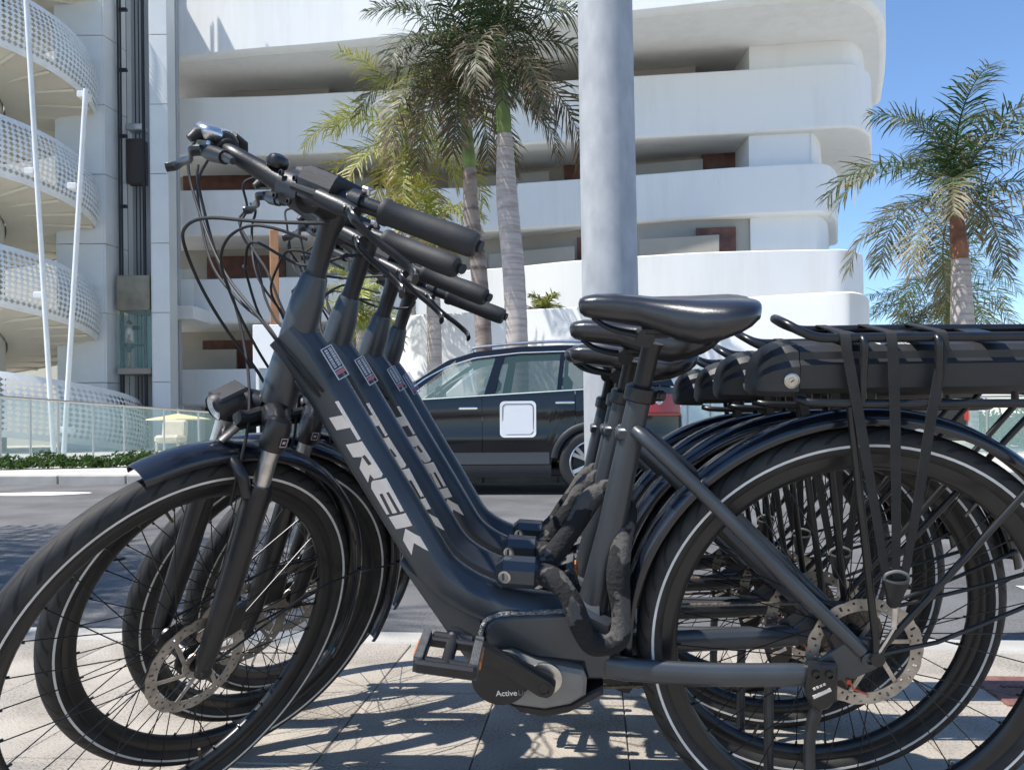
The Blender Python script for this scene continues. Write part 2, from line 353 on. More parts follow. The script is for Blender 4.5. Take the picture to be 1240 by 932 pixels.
PL = {
 1: [(120, 28.7), (250, 28.5), (420, 28.2), (600, 27.2), (760, 26), (900, 25.2), (1000, 24.7), (1030, 24.8), (1044, 25.4), (1047, 26.6), (1047, 31)],
 2: [(120, 28.7), (240, 28.5), (420, 28.0), (590, 27.1), (700, 25.8), (820, 24.9), (900, 24.6), (985, 24.5), (1024, 24.5), (1042, 25.0), (1047, 26), (1047, 31)],
 3: [(120, 28.6), (240, 28.5), (420, 28.5), (560, 28.5), (640, 28.0), (780, 27.2), (860, 26.7), (920, 26.4), (985, 26.2), (1004, 26.3), (1014, 26.9), (1017, 28), (1017, 31)],
 4: [(120, 28.6), (240, 28.5), (340, 28.4), (440, 28.1), (600, 27.7), (770, 27.1), (900, 26.7), (985, 26.4), (1034, 26.3), (1052, 26.8), (1059, 27.8), (1059, 32)],
 5: [(120, 27.6), (210, 27.5), (300, 27.0), (415, 26.5), (600, 25.5), (772, 24.7), (900, 24.1), (985, 23.8), (1040, 23.9), (1066, 24.6), (1077, 26), (1076, 29), (1070, 32)],
}
BOT = {1: 1.25, 2: 3.95, 3: 6.85, 4: 9.45}
def back_poly(c, off, yb=33.5):
    P = [V(p) for p in c]; n = len(P); out = []
    for i in range(n):
        t = (P[min(i + 1, n - 1)] - P[max(i - 1, 0)]).normalized(); out.append((P[i].x - t.y * off, P[i].y + t.x * off))
    return out + [(out[-1][0], yb), (out[0][0], yb)]
for k in (1, 2, 3, 4):
    T, B = TOPS[k - 1], BOT[k]; c = plan(PL[k])
    b = MB(); sweep(b, c, [(.0, B + .10), (0, T - .03), (.03, T), (.24, T), (.26, T - .03), (.26, B + .01), (.16, B), (.05, B + .03)])
    band = hp_('balcony_band', b, white_wall, 35)
    b = MB(); b.prism(back_poly(c, .2), B + .004, T - 1.08, ax='z'); hp_('floor_slab', b, white_wall, 35)
T5 = 12.2; c5 = plan(PL[5]); b = MB(); sweep(b, c5, [(0, T5 + .15), (0, 17.5), (.3, 17.5), (.3, T5 + .01), (.25, T5), (.08, T5 + .05)]); hp_('roof_band', b, white_wall, 35)
b = MB(); b.prism(back_poly(c5, .2), T5 + .004, 17.2, ax='z'); hp_('roof_slab', b, white_wall, 35)
# recess walls, end piers, partitions, doors
CEIL = {0: 1.25, 1: 3.95, 2: 6.85, 3: 9.45, 4: T5}
for k in (1, 2, 3, 4):
    c = plan(PL[k]); z0 = TOPS[k - 1] - 1.1; z1 = CEIL[k] + .05
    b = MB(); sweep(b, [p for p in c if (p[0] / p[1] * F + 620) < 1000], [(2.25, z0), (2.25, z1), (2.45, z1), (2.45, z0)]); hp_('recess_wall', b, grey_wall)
    # solid end pier
    e = [p for p in (plan(PL[3]) if k == 2 else c) if (p[0] / p[1] * F + 620) > (906 if k > 1 else 900)]
    b = MB(); b.prism(back_poly(e, .22 if k not in (2, 3) else (.3 if k == 2 else .5)), z0, z1, ax='z'); hp_('end_pier', b, white_wall, 35)
    def at(u):
        best = min(range(len(c)), key=lambda i: abs(c[i][0] / c[i][1] * F + 620 - u)); i = max(1, min(len(c) - 2, best))
        t = (V(c[i + 1]) - V(c[i - 1])).normalized(); return V(c[best]), t, V((-t.y, t.x))
    def panel(u, off, wd, h0, h1, name, m, th=.12):
        p, t, nr = at(u); q = p + nr * off; R = M.Rotation(atan2(t.y, t.x), 3, 'Z')
        b = MB(); b.box((q.x, q.y, (h0 + h1) / 2), (wd, th, h1 - h0), R, ch=.01); return hp_(name, b, m, 25)
    for u, wd in {4: ((240, 2.3), (690, .95), (877, 1.25)), 3: ((245, 2.5), (472, 1.5), (691, .85), (879, 1.2)), 2: ((262, 2.3), (300, .9), (691, .85), (879, 1.2)), 1: ((285, 2.2), (240, 1.0))}[k]:
        d = panel(u, 2.18, wd, z0 + .02, z0 + 2.25, 'door', wood_door)
        nl = max(2, int(wd / .4))
    # light partition screens that end the balconies
    for u, wd in {4: ((330, 3.3), (795, 3.2)), 3: ((390, 2.6), (590, 3.6), (810, 2.4)), 2: ((370, 1.8), (620, 3.0), (820, 2.4)), 1: ((235, 1.9), (380, 2.5))}[k]:
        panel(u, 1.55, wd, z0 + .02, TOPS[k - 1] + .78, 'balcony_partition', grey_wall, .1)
# lobby level: dark openings, columns
b = MB(); c = plan([(120, 30.4), (420, 30), (700, 27.6), (1000, 27.4)]); sweep(b, c, [(0, -.1), (0, 1.3), (.2, 1.3), (.2, -.1)]); hp_('lobby_wall', b, dark_room)
for u, d in ((214, 27.6), (330, 27.6), (230, 29), (240, 29.2)):
    p = W(u, 500, d); b = MB(); b.box((p.x, p.y, .6), (.35, .35, 1.35), ch=.02); hp_('lobby_column', b, white_wall)
# glass balcony corner by the tower, with ledge
p0 = W(205, 420, 27.9); p1 = W(243, 420, 27.9)
b = MB(); b.box(((p0.x + p1.x) / 2 - .1, 27.75, 4.18), (p1.x - p0.x + .4, 1.4, .42), ch=.02); hp_('balcony_ledge', b, white_wall)
b = MB(); b.box(((p0.x + p1.x) / 2 - .1, 27.2, 4.98), (p1.x - p0.x + .3, .02, 1.15)); hp_('glass_panel', b, glass_clear)
# podium wall, sunlit, curved
b = MB(); c = plan([(455, 23.6), (493, 22.2), (560, 21.8), (634, 21.3), (706, 20.8), (820, 20.0), (930, 19.3), (1010, 18.8), (1036, 18.8), (1050, 19.3), (1054, 20.4), (1054, 23)])
sweep(b, c, [(0, -.1), (0, 3.38), (.04, 3.42), (.3, 3.42), (.32, 3.38), (.32, -.1)])
link('garden_wall', b.mesh('garden_wall', mat('bright_render', (.80, .80, .78), .8, var=.03, vscale=.8), 35), None, None, 'tall bright white curved garden wall in front of the hotel behind the palms', 'wall')
# ---- lift tower
tower = thing('lift_tower', 'tall white clad lift tower with a dark open shaft beside the spiral stair', 'tower', M.Translation((-12, 26, 0)))
TI = M.Translation((12, -26, 0)); TD = 25.2
def tx(u, d=TD): return (u - 620) * d / F
clad = mat('cladding', (.60, .62, .61), .5, var=.04, vscale=1.2)
def tbox(name, x0, x1, y0, y1, z0, z1, m, ch=.012, par=None):
    b = MB(); b.box(((x0 + x1) / 2, (y0 + y1) / 2, (z0 + z1) / 2), (x1 - x0, y1 - y0, z1 - z0), ch=ch); return link(name, b.mesh(name, m, 25), par or tower, TI if par is None else None)
xa, xb_, xc, xd, xe = tx(70), tx(128), tx(137), tx(181), tx(207)
tbox('tower_core', xa + .06, xb_ - .06, TD + .07, TD + 2.5, -.1, 17, clad)
tbox('tower_core', xd + .06, xe - .06, TD + .07, TD + .75, -.1, 17, clad)
zz = [-.1]
ph = 2.02
r = 0
while zz[-1] < 16.5: zz.append(zz[-1] + ph)
for i in range(len(zz) - 1):
    z0, z1 = zz[i] + .008, zz[i + 1] - .008
    tbox('panel', xa, xb_ - .004, TD, TD + .06, z0, z1, clad); tbox('panel', xd + .12, xe - .004, TD, TD + .06, z0, z1, clad)
    b = MB(); b.box(((xb_ + xc) / 2, TD + .55, (z0 + z1) / 2), (.06, 1.1, z1 - z0), M.Rotation(rad(-9), 3, 'Z'), ch=.01); link('panel', b.mesh('panel', clad, 25), tower, TI)
    b = MB(); b.box((xd + .05, TD + .32, (z0 + z1) / 2), (.06, .6, z1 - z0), M.Rotation(rad(12), 3, 'Z'), ch=.01); link('panel', b.mesh('panel', clad, 25), tower, TI)
tbox('shaft_back', xc - .4, xd + .1, TD + 2.1, TD + 2.3, -.1, 17, mat('shaft_grey', (.40, .41, .42), .7, var=.08, vscale=.8))
rail = mat('rail_dark', (.025, .027, .03), .45, .4)
for u, r_, dd in ((143.5, .045, .9), (147.5, .035, .5), (150.5, .03, .6), (157, .02, 1.2), (168, .018, 1.3), (172.5, .018, 1.3), (177.5, .05, .5)):
    b = MB(); b.tube([(tx(u, TD + dd), TD + dd, -.1), (tx(u, TD + dd), TD + dd, 17)], r_, 8); link('guide_rail', b.mesh('guide_rail', rail), tower, TI)
for v_ in (12, 85, 165, 250):
    p = W(147, v_, TD + .7); b = MB(); b.box(p, (.34, .12, .09), ch=.01); link('rail_bracket', b.mesh('rail_bracket', rail, 25), tower, TI)
p = W(166, 197, TD + 1.2); b = MB(); b.box(p, (.52, .4, 1.35), ch=.02); link('counterweight', b.mesh('counterweight', mat('weight_brown', (.045, .035, .032), .6), 25), tower, TI)
p = W(166, 156, TD + 1.2); b = MB(); b.box(p, (.5, .42, .2), ch=.02); link('counterweight_frame', b.mesh('counterweight_frame', steel, 25), tower, TI)
# lift car
cab = thing('lift_car', 'glass lift car with a brown metal roof box holding one passenger', 'lift', M.Translation((tx(159), TD + .7, 1.8)))
CI = cab.matrix_basis.inverted()
def cbox(name, u0, u1, v0, v1, d0, d1, m, ch=.01):
    a = W(u0, v1, TD + .25); c = W(u1, v0, TD + .25); b = MB()
    b.box(((a.x + c.x) / 2, (d0 + d1) / 2, (a.z + c.z) / 2), (c.x - a.x, d1 - d0, c.z - a.z), ch=ch); return link(name, b.mesh(name, m, 25), cab, CI)
cbox('roof_box', 141, 181, 333, 376, TD + .25, TD + 1.6, mat('bronze_panel', (.20, .175, .125), .45, .3, var=.25, vscale=2))
cbox('back_panel', 143, 181, 377, 445, TD + 1.52, TD + 1.56, mat('lift_teal', (.30, .46, .44), .4, var=.1, vscale=1.5), 0)
cbox('car_floor', 142, 183, 445, 453, TD + .25, TD + 1.6, mat('bronze_floor', (.26, .23, .20), .6))
b = MB(); a = W(143, 378, TD + .9); c = W(170, 376, TD + .9); b.box(((a.x + c.x) / 2, TD + .9, a.z + .03), (c.x - a.x, .5, .04)); lm = bpy.data.materials.new('lift_lamp'); lm.use_nodes = True; lm.node_tree.nodes['Principled BSDF'].inputs['Emission Color'].default_value = (1, .85, .55, 1); lm.node_tree.nodes['Principled BSDF'].inputs['Emission Strength'].default_value = 1.6
link('ceiling_lamp', b.mesh('ceiling_lamp', lm, 25), cab, CI)
teal_glass = mat('teal_glass', (.50, .74, .70), .05, 0, 0, Alpha=.09)
for (u0, u1, d0, d1) in ((142, 182, TD + .27, TD + .285),): cbox('glass_wall', u0, u1, 376, 445, d0, d1, teal_glass, 0)
cbox('glass_wall', 141.5, 142.2, 376, 445, TD + .29, TD + 1.49, teal_glass, 0); cbox('glass_wall', 181.5, 182.2, 376, 445, TD + .29, TD + 1.49, teal_glass, 0)
b = MB(); a = W(150, 418, TD + 1.2); c = W(178, 418, TD + 1.2); q = W(176, 444, TD + 1.2); b.tube([a, c], .025, 8); b.tube([V((c.x - .05, c.y, c.z)), V((c.x - .05, c.y, q.z))], .02, 8); b.tube([V((a.x, a.y, a.z)), V((a.x, a.y, q.z))], .02, 8); link('handrail', b.mesh('handrail', rail), cab, CI)
b = MB(); a = W(165, 397, TD + 1.3); b.box(a, (.24, .05, .13), ch=.01); link('control_panel', b.mesh('control_panel', rail, 25), cab, CI)
# passenger
def person(base, H, face, label):
    t = thing('person', label, 'person', M.Translation(base) @ M.Rotation(face, 4, 'Z'))
    def skin(name, verts, edges, m, root=0, sub=2):
        me = bpy.data.meshes.new(name); me.from_pydata([tuple(c * H for c in v[:3]) for v in verts], edges, []); o = link(name, me, t)
        o.modifiers.new('skin', 'SKIN')
        for i, v in enumerate(verts):
            q = v[3]; q = q if isinstance(q, tuple) else (q, q); me.skin_vertices[0].data[i].radius = (q[0] * H, q[1] * H); me.skin_vertices[0].data[i].use_root = (i == root)
        s_ = o.modifiers.new('sub', 'SUBSURF'); s_.levels = sub; s_.render_levels = sub; me.materials.append(m); return o
    sk = mat('skin', (.42, .25, .17), .6); hair = mat('hair_black', (.012, .010, .009), .6); sh = mat('shirt_white', (.74, .75, .75), .85); so_ = mat('shorts_dark', (.05, .07, .075), .9)
    # x forward, y left, z up (fractions of the height)
    vs_ = [(0, 0, .53, (.075, .055)), (0, 0, .62, (.07, .05)), (0, 0, .74, (.085, .055)), (0, 0, .815, (.055, .04)), (.005, 0, .85, .026), (.012, 0, .885, (.042, .05)), (.012, 0, .935, (.044, .056)), (.008, 0, .975, (.032, .038)),
           (0, .055, .50, .045), (.004, .058, .285, .030), (-.004, .06, .045, .020), (.05, .062, .018, .019), (0, -.055, .50, .045), (.014, -.058, .285, .030), (-.02, -.06, .045, .020), (.035, -.062, .018, .019),
           (0, .115, .80, .030), (-.01, .135, .63, .023), (.07, .13, .53, .018), (.105, .128, .505, .016), (0, -.115, .80, .030), (-.01, -.135, .63, .023), (.06, -.13, .52, .018), (.095, -.128, .495, .016), (.052, 0, .91, .014)]
    ed = [(0, 1), (1, 2), (2, 3), (3, 4), (4, 5), (5, 6), (6, 7), (0, 8), (8, 9), (9, 10), (10, 11), (0, 12), (12, 13), (13, 14), (14, 15), (3, 16), (16, 17), (17, 18), (18, 19), (3, 20), (20, 21), (21, 22), (22, 23), (5, 24)]
    skin('body', vs_, ed, sk)
    skin('hair', [(-.016, 0, .965, (.05, .05)), (-.03, 0, .925, (.042, .045)), (.02, 0, .985, (.036, .03))], [(0, 1), (0, 2)], hair)
    skin('shirt', [(0, 0, .51, (.092, .070)), (0, 0, .62, (.086, .064)), (0, 0, .74, (.098, .068)), (0, 0, .82, (.06, .048)), (0, .115, .80, .040), (-.006, .130, .69, .036), (0, -.115, .80, .040), (-.006, -.130, .69, .036)], [(0, 1), (1, 2), (2, 3), (3, 4), (4, 5), (3, 6), (6, 7)], sh)
    skin('shorts', [(0, 0, .52, (.085, .066)), (0, .056, .47, .054), (.003, .06, .31, .048), (0, -.056, .47, .054), (.008, -.06, .31, .048)], [(0, 1), (1, 2), (0, 3), (3, 4)], so_)
    return t
fz = W(157, 445, TD + .25).z; pp = W(157, 444, TD + .85); pp.z = fz + .005
person(pp, 1.45, rad(200), 'person in a white shirt and dark shorts standing in the glass lift')
# ---- spiral stair with perforated white balustrade
SC = V((-15.1, 24.2)); SR = 3.2; SP = 3.3
stair = thing('spiral_stair', 'white spiral stair wrapped in a ribbon of perforated metal beside the lift tower', 'stair', M.Translation((SC.x, SC.y, 0)))
def sr(f): z = 8.5 - (f - rad(57)) / (2 * pi) * SP; q = max(0, min(1, (3.9 - z) / 3.4)); return SR + 2.0 * q ** 1.6
def spt(f, z, r): return V((r * sin(f), -r * cos(f), z))
def ztop(f): return 8.5 - (f - rad(57)) / (2 * pi) * SP
perf = white_steel
def ribbon(f0, f1):
    b = MB(); H = 1.62; ncol = max(4, int((f1 - f0) * SR / .135)); nrow_ = 12
    def P(i, j):
        f = f0 + (f1 - f0) * i / ncol; z = ztop(f) - H * (1 - j / nrow_); r = sr(f) + .20 * sin(pi * j / nrow_) - .10 * (j / nrow_); return spt(f, z, r)
    vs_ = {}; V_ = []; Fc = []
    def vid(p): V_.append(p); return len(V_) - 1
    cid = {(i, j): vid(P(i, j)) for i in range(ncol + 1) for j in range(nrow_ + 1)}
    for i in range(ncol):
        for j in range(nrow_):
            c = [cid[i, j], cid[i + 1, j], cid[i + 1, j + 1], cid[i, j + 1]]
            if j in (0, nrow_ - 1): Fc.append(tuple(c)); continue
            ctr = (V_[c[0]] + V_[c[1]] + V_[c[2]] + V_[c[3]]) / 4
            mid = []
            hs = .9
            for a in range(4): e = (V_[c[a]] + V_[c[(a + 1) % 4]]) / 2; mid.append(vid(ctr + (e - ctr) * hs))
            for a in range(4):
                Fc.append((c[a], c[(a + 1) % 4], mid[a])); Fc.append((c[a], mid[a], mid[a - 1]))
    b.add(V_, Fc); return b
f = rad(57 - 360 * 2.4); fe = rad(57 + 360 * 2.25); seg = rad(90)
while f < fe - .01:
    link('perforated_panel', ribbon(f, min(fe, f + seg)).mesh('perforated_panel', perf, 60, fixn=False), stair); f += seg
b = MB(); F0, F1 = rad(57 - 360 * 2.4), rad(57 + 360 * 1.75); n = 260; rings = []
for i in range(n + 1):
    f = F0 + (F1 - F0) * i / n; z = ztop(f) - 1.35; ri, ro = .9, sr(f) + .02; rings.append([spt(f, z, ri), spt(f, z, ro), spt(f, z - .22, ro), spt(f, z - .34, ri)])
b.loft(rings); link('stair_slab', b.mesh('stair_slab', mat('stair_cream', (.62, .59, .50), .8, var=.05, vscale=1), 20), stair)
b = MB(); b.lathe([(.85, -.1), (.85, 17)], (0, 0, 0), (0, 0, 1), 24); link('stair_core', b.mesh('stair_core', mat('stair_cream2', (.60, .58, .50), .8), 40), stair)
b = MB()
for i in range(90):
    f = F0 + (F1 - F0) * i / 90; z = ztop(f) - 1.62; a, c = spt(f, z, 1.0), spt(f, z, sr(f) - .05); b.tube([a, c], .05, 4)
link('stair_rib', b.mesh('stair_rib', MATS['stair_cream'], 20), stair)
link_ = None
b = MB(); b.box((-3.2, 6.2, 8.4), (9, .3, 17), ch=.02); link('stair_back_wall', b.mesh('stair_back_wall', MATS['stair_cream2'], 25), stair)
# slender leaning masts in front of the stair
for (u0, v0, u1, v1, d, lab, brk) in ((66, 556, 28, -60, 19.5, 'slender white steel mast leaning towards the spiral stair', ((47, 357), (36.5, 207))), (76, 556, 104, 108, 19.3, 'slender white steel mast leaning towards the lift tower', ((80, 520), (88, 225), (100, 114)))):
    a, c = W(u0, v0, d), W(u1, v1, d); t = thing('steel_mast', lab, 'mast', M.Translation(a), 'leaning masts by the stair'); b = MB(); b.tube([V((0, 0, a.z * 0)) - V((0, 0, .2)), c - a], .055, 12); link('mast', b.mesh('mast', white_steel), t)
    for (u, v) in brk:
        q = W(u, v, d); b = MB(); b.box(q - a + V((-.02, .12, 0)), (.2, .3, .13), ch=.01); link('bracket', b.mesh('bracket', white_steel, 25), t)
# ---- glass balustrade with rail, running back along the terrace
def glass_fence(p, n, label, h0=0):
    t = thing('glass_balustrade', label, 'balustrade', M.Translation((p[0][0], p[0][1], 0)), 'glass balustrades of the terrace'); o = V((p[0][0], p[0][1], 0))
    b = MB(); b.tube([V(q) - o for q in p], .022, 8); link('top_rail', b.mesh('top_rail', steel), t)
    for i in range(len(p) - 1):
        for j in range(n):
            a = V(p[i]).lerp(V(p[i + 1]), j / n) - o; c = V(p[i]).lerp(V(p[i + 1]), (j + 1) / n) - o; e = (c - a).normalized() * .02; a2, c2 = a + e, c - e; nr = V((-e.y, e.x, 0)).normalized() * .006
            b = MB(); b.loft([[a2 + nr, c2 + nr, c2 - nr, a2 - nr], [V((q.x, q.y, h0 + .04)) for q in (a2 + nr, c2 + nr, c2 - nr, a2 - nr)]]); link('glass_panel', b.mesh('glass_panel', glass_green, smooth=False), t)
            b = MB(); b.tube([V((a.x, a.y, h0)), a], .02, 8); link('post', b.mesh('post', steel), t)
glass_green = mat('balustrade_glass', (.50, .70, .64), .04, 0, 0, Alpha=.22)
gl = [W(-160, 468, 12.9), W(0, 480, 14.4), W(70, 485.3, 15.7), W(150, 491.3, 17.6), W(240, 498, 20.5), W(300, 502.2, 22.2)]
glass_fence(gl, 2, 'glass balustrade with a steel rail in front of the spiral stair')
gr = [W(805, 484, 17.5), W(860, 483, 17.2), W(1000, 481, 16.6), W(1130, 479, 16.2), W(1260, 476, 15.8), W(1400, 473, 15.5)]
glass_fence([(q.x, q.y, 1.05) for q in gr], 2, 'glass balustrade behind the rear racks, past the parked car')
# ---- small things on the terrace
def parasol(u, v, d, r, label):
    p = W(u, v, d); t = thing('parasol', label, 'parasol', M.Translation((p.x, p.y, 0)))
    b = MB(); rings = []
    for q, zz_ in ((r, 0), (r * .98, .03), (r * .5, .10), (.02, .17)): rings.append([(q * cos(2 * pi * k / 8 + .3) * (1 if k % 2 == 0 or q < .1 else .97), q * sin(2 * pi * k / 8 + .3), p.z + zz_) for k in range(8)])
    rings.append([(a * .97, b_ * .97, z - .02) for a, b_, z in rings[0]][:]); b.loft(rings[:4] , True); link('canopy', b.mesh('canopy', mat('canvas_yellow', (.78, .66, .36), .85, var=.06, vscale=3), 20), t)
    b = MB(); b.tube([(0, 0, 0), (0, 0, p.z + .3)], .03, 10); link('pole', b.mesh('pole', mat('pole_beige', (.6, .55, .42), .6)), t)
parasol(216, 508.5, 22.6, .80, 'yellow parasol standing behind the glass balustrade')
p = W(207, 533, 21.4); t = thing('lounge_chair', 'beige padded lounge chair under the yellow parasol', 'chair', M.Translation((p.x, p.y, 0)))
cream = mat('cushion_cream', (.66, .58, .44), .9, var=.08, vscale=6)
b = MB(); b.box((0, 0, .33), (.62, .6, .2), ch=.06); link('seat', b.mesh('seat', cream, 30), t)
b = MB(); b.box((0, .26, .55), (.62, .16, .5), M.Rotation(rad(-12), 3, 'X'), ch=.06); link('backrest', b.mesh('backrest', cream, 30), t)
for s in (-1, 1):
    for q in (-1, 1): b = MB(); b.box((s * .26, q * .24, .12), (.05, .05, .25), ch=.008); link('leg', b.mesh('leg', MATS['pole_beige'], 25), t)
# tan post and white panel
p = W(333, 400, 20.5); q = W(333, 279, 20.5); b = MB(); b.box((0, 0, q.z / 2), (.20, .20, q.z), ch=.012)
b.box((0, 0, .06), (.34, .34, .12), ch=.02); link('timber_post', b.mesh('timber_post', mat('tan_timber', (.50, .24, .11), .6, var=.12, vscale=4), 25), None, M.Translation((p.x, p.y, 0)) @ M.Rotation(.25, 4, 'Z'), 'tall tan timber post standing in front of the hotel balconies', 'post')
a, c = W(307, 446, 19.6), W(347, 393, 19.6); t = thing('white_panel', 'blank white board on legs beside the tan timber post', 'board', M.Translation(((a.x + c.x) / 2, 19.6, 0)))
b = MB(); b.box((0, 0, (a.z + c.z) / 2), (c.x - a.x, .08, c.z - a.z), ch=.01); link('board', b.mesh('board', MATS['bright_render'], 25), t)
for s in (-1, 1): b = MB(); b.box((s * (c.x - a.x) * .38, .0, a.z / 2), (.06, .06, a.z + .1), ch=.005); link('leg', b.mesh('leg', white_steel, 25), t)
# brown timber kiosk far behind the car
p = W(812, 470, 24); b = MB(); b.box((0, 0, 1.05), (1.5, 1.0, 2.1), ch=.02); t = thing('timber_kiosk', 'brown timber kiosk behind the glass balustrade, past the rear of the car', 'kiosk', M.Translation((p.x, 24, 0)))
link('body', b.mesh('body', mat('kiosk_brown', (.20, .12, .055), .7, var=.25, vscale=3), 25), t)
b = MB(); b.box((0, 0, 2.14), (1.7, 1.2, .08), ch=.01); link('roof', b.mesh('roof', MATS['kiosk_brown'], 25), t)
for s in (-.28, .08): b = MB(); b.lathe([(.07, 0), (.1, 0), (.1, .03), (.07, .03)], (s, -.5, 1.86), (0, -1, 0), 18, closed=True); link('ring_sign', b.mesh('ring_sign', white_steel), t)
# ================================================================== palms and shrubs
def leaf_mat(name, c1, c2, dry=(.33, .22, .14)):
    m = bpy.data.materials.new(name); m.use_nodes = True; n = m.node_tree; b = n.nodes['Principled BSDF']; b.inputs['Roughness'].default_value = .5
    at_ = n.nodes.new('ShaderNodeAttribute'); at_.attribute_name = 'leaf'; sp_ = n.nodes.new('ShaderNodeSeparateColor'); n.links.new(at_.outputs['Color'], sp_.inputs[0])
    m1 = n.nodes.new('ShaderNodeMix'); m1.data_type = 'RGBA'; m1.inputs['A'].default_value = (*c1, 1); m1.inputs['B'].default_value = (*c2, 1); n.links.new(sp_.outputs[0], m1.inputs['Factor'])
    m2 = n.nodes.new('ShaderNodeMix'); m2.data_type = 'RGBA'; m2.inputs['B'].default_value = (*dry, 1); n.links.new(m1.outputs['Result'], m2.inputs['A']); n.links.new(sp_.outputs[1], m2.inputs['Factor'])
    n.links.new(m2.outputs['Result'], b.inputs['Base Color'])
    tr = n.nodes.new('ShaderNodeBsdfTranslucent'); n.links.new(m2.outputs['Result'], tr.inputs['Color']); mx = n.nodes.new('ShaderNodeMixShader'); mx.inputs[0].default_value = .28
    n.links.new(b.outputs[0], mx.inputs[1]); n.links.new(tr.outputs[0], mx.inputs[2]); n.links.new(mx.outputs[0], n.nodes['Material Output'].inputs['Surface']); return m
palm_dark = leaf_mat('palm_leaf_dark', (.016, .042, .012), (.050, .10, .026), (.19, .12, .075))
palm_fresh = leaf_mat('palm_leaf_fresh', (.016, .050, .014), (.055, .12, .028), (.36, .27, .17))
palm_light = leaf_mat('palm_leaf_light', (.13, .19, .025), (.40, .40, .065), (.34, .24, .10))
shrub_leaf = leaf_mat('shrub_leaf', (.04, .09, .02), (.12, .20, .05))
def frond(L, e0, e1, wmax, nl, dry, rnd, m, gust=0):
    """leaf along +x; e0 start elevation, e1 end elevation; leaflets both sides"""
    seg = 26; P = [V((0, 0, 0))]; D = []; sway = rnd.uniform(-.25, .25) + gust
    for i in range(seg):
        t = (i + .5) / seg; e = e0 + (e1 - e0) * t ** 1.25; az = sway * t * t; d = V((cos(e) * cos(az), cos(e) * sin(az), sin(e))); D.append(d); P.append(P[-1] + d * (L / seg))
    vs_, fs, cols = [], [], []
    def face(idx): fs.append(idx)
    def vert(p, a, g): vs_.append(p); cols.append((a, g, 0, 1)); return len(vs_) - 1
    # rachis
    prev = None
    for i, p in enumerate(P):
        w_ = .030 * (1 - .85 * i / seg); d = D[min(i, seg - 1)]; sd_ = d.cross(V((0, 0, 1))).normalized(); ring = [vert(p + sd_ * w_, .6, dry * .6), vert(p + V((0, 0, w_ * .8)), .8, dry * .6), vert(p - sd_ * w_, .6, dry * .6)]
        if prev:
            for k in range(3): face((prev[k], ring[k], ring[(k + 1) % 3], prev[(k + 1) % 3]))
        prev = ring
    for i in range(nl):
        t = .10 + .90 * (i + rnd.uniform(-.3, .3)) / nl; t = max(.08, min(.995, t)); k = min(seg - 1, int(t * seg)); base = P[k].lerp(P[k + 1], t * seg - k); d = D[k]; sd_ = d.cross(V((0, 0, 1))).normalized(); up = sd_.cross(d)
        ll = wmax * (.35 + .65 * sin(pi * min(1, t * .86 + .10)) ** .8) * rnd.uniform(.82, 1.1)
        for s in (-1, 1):
            fw = .38 + .75 * t + rnd.uniform(-.3, .3); lift = rnd.uniform(-.4, .8); dirn = (sd_ * s + d * fw + up * lift).normalized()
            hw = .012 + .007 * rnd.random(); col = rnd.random(); dr = min(1, max(0, dry + rnd.uniform(-.35, .3) + .25 * (t - .5)))
            droop = rnd.uniform(.15, 1.05)
            p0 = base; p1 = base + dirn * ll * .42 - V((0, 0, ll * .05 * droop)); d2 = (dirn - V((0, 0, droop * .75))).normalized(); p2 = p1 + d2 * ll * .36; d3 = (dirn - V((0, 0, droop * 1.7))).normalized(); p3 = p2 + d3 * ll * .26
            wv = d.cross(dirn); wv = (d - dirn * d.dot(dirn)).normalized()
            a = [vert(p0 + wv * hw * .6, col, dr * .7), vert(p0 - wv * hw * .6, col, dr * .7), vert(p1 + wv * hw, col, dr), vert(p1 - wv * hw, col, dr), vert(p2 + wv * hw * .7, col, min(1, dr * 1.2)), vert(p2 - wv * hw * .7, col, min(1, dr * 1.2)), vert(p3, col, min(1, dr * 1.5 + .1))]
            face((a[0], a[1], a[3], a[2])); face((a[2], a[3], a[5], a[4])); face((a[4], a[5], a[6]))
    me = bpy.data.meshes.new('frond'); me.from_pydata([tuple(v) for v in vs_], [], fs); me.update()
    ca = me.color_attributes.new('leaf', 'FLOAT_COLOR', 'POINT')
    ca.data.foreach_set('color', [c for q in cols for c in q]); me.materials.append(m); return me
def ring_bark(name, c1, c2, sc=9):
    m = bpy.data.materials.new(name); m.use_nodes = True; n = m.node_tree; b = n.nodes['Principled BSDF']; b.inputs['Roughness'].default_value = .85
    tc = n.nodes.new('ShaderNodeTexCoord'); sx = n.nodes.new('ShaderNodeMapping'); sx.inputs['Scale'].default_value = (1.2, 1.2, sc); n.links.new(tc.outputs['Object'], sx.inputs[0])
    nz = n.nodes.new('ShaderNodeTexNoise'); nz.inputs['Scale'].default_value = 1.6; nz.inputs['Detail'].default_value = 8; n.links.new(sx.outputs[0], nz.inputs['Vector'])
    cr = n.nodes.new('ShaderNodeValToRGB'); cr.color_ramp.elements[0].position = .33; cr.color_ramp.elements[1].position = .6; cr.color_ramp.elements[0].color = (*c1, 1); cr.color_ramp.elements[1].color = (*c2, 1)
    n.links.new(nz.outputs['Fac'], cr.inputs[0]); n.links.new(cr.outputs[0], b.inputs['Base Color'])
    bp = n.nodes.new('ShaderNodeBump'); bp.inputs['Strength'].default_value = .5; bp.inputs['Distance'].default_value = .02; n.links.new(nz.outputs['Fac'], bp.inputs['Height']); n.links.new(bp.outputs[0], b.inputs['Normal']); return m
bark_pale = ring_bark('palm_bark_pale', (.32, .27, .235), (.47, .42, .38), 12)
bark_brown = ring_bark('palm_bark_brown', (.10, .07, .055), (.33, .27, .23), 5)
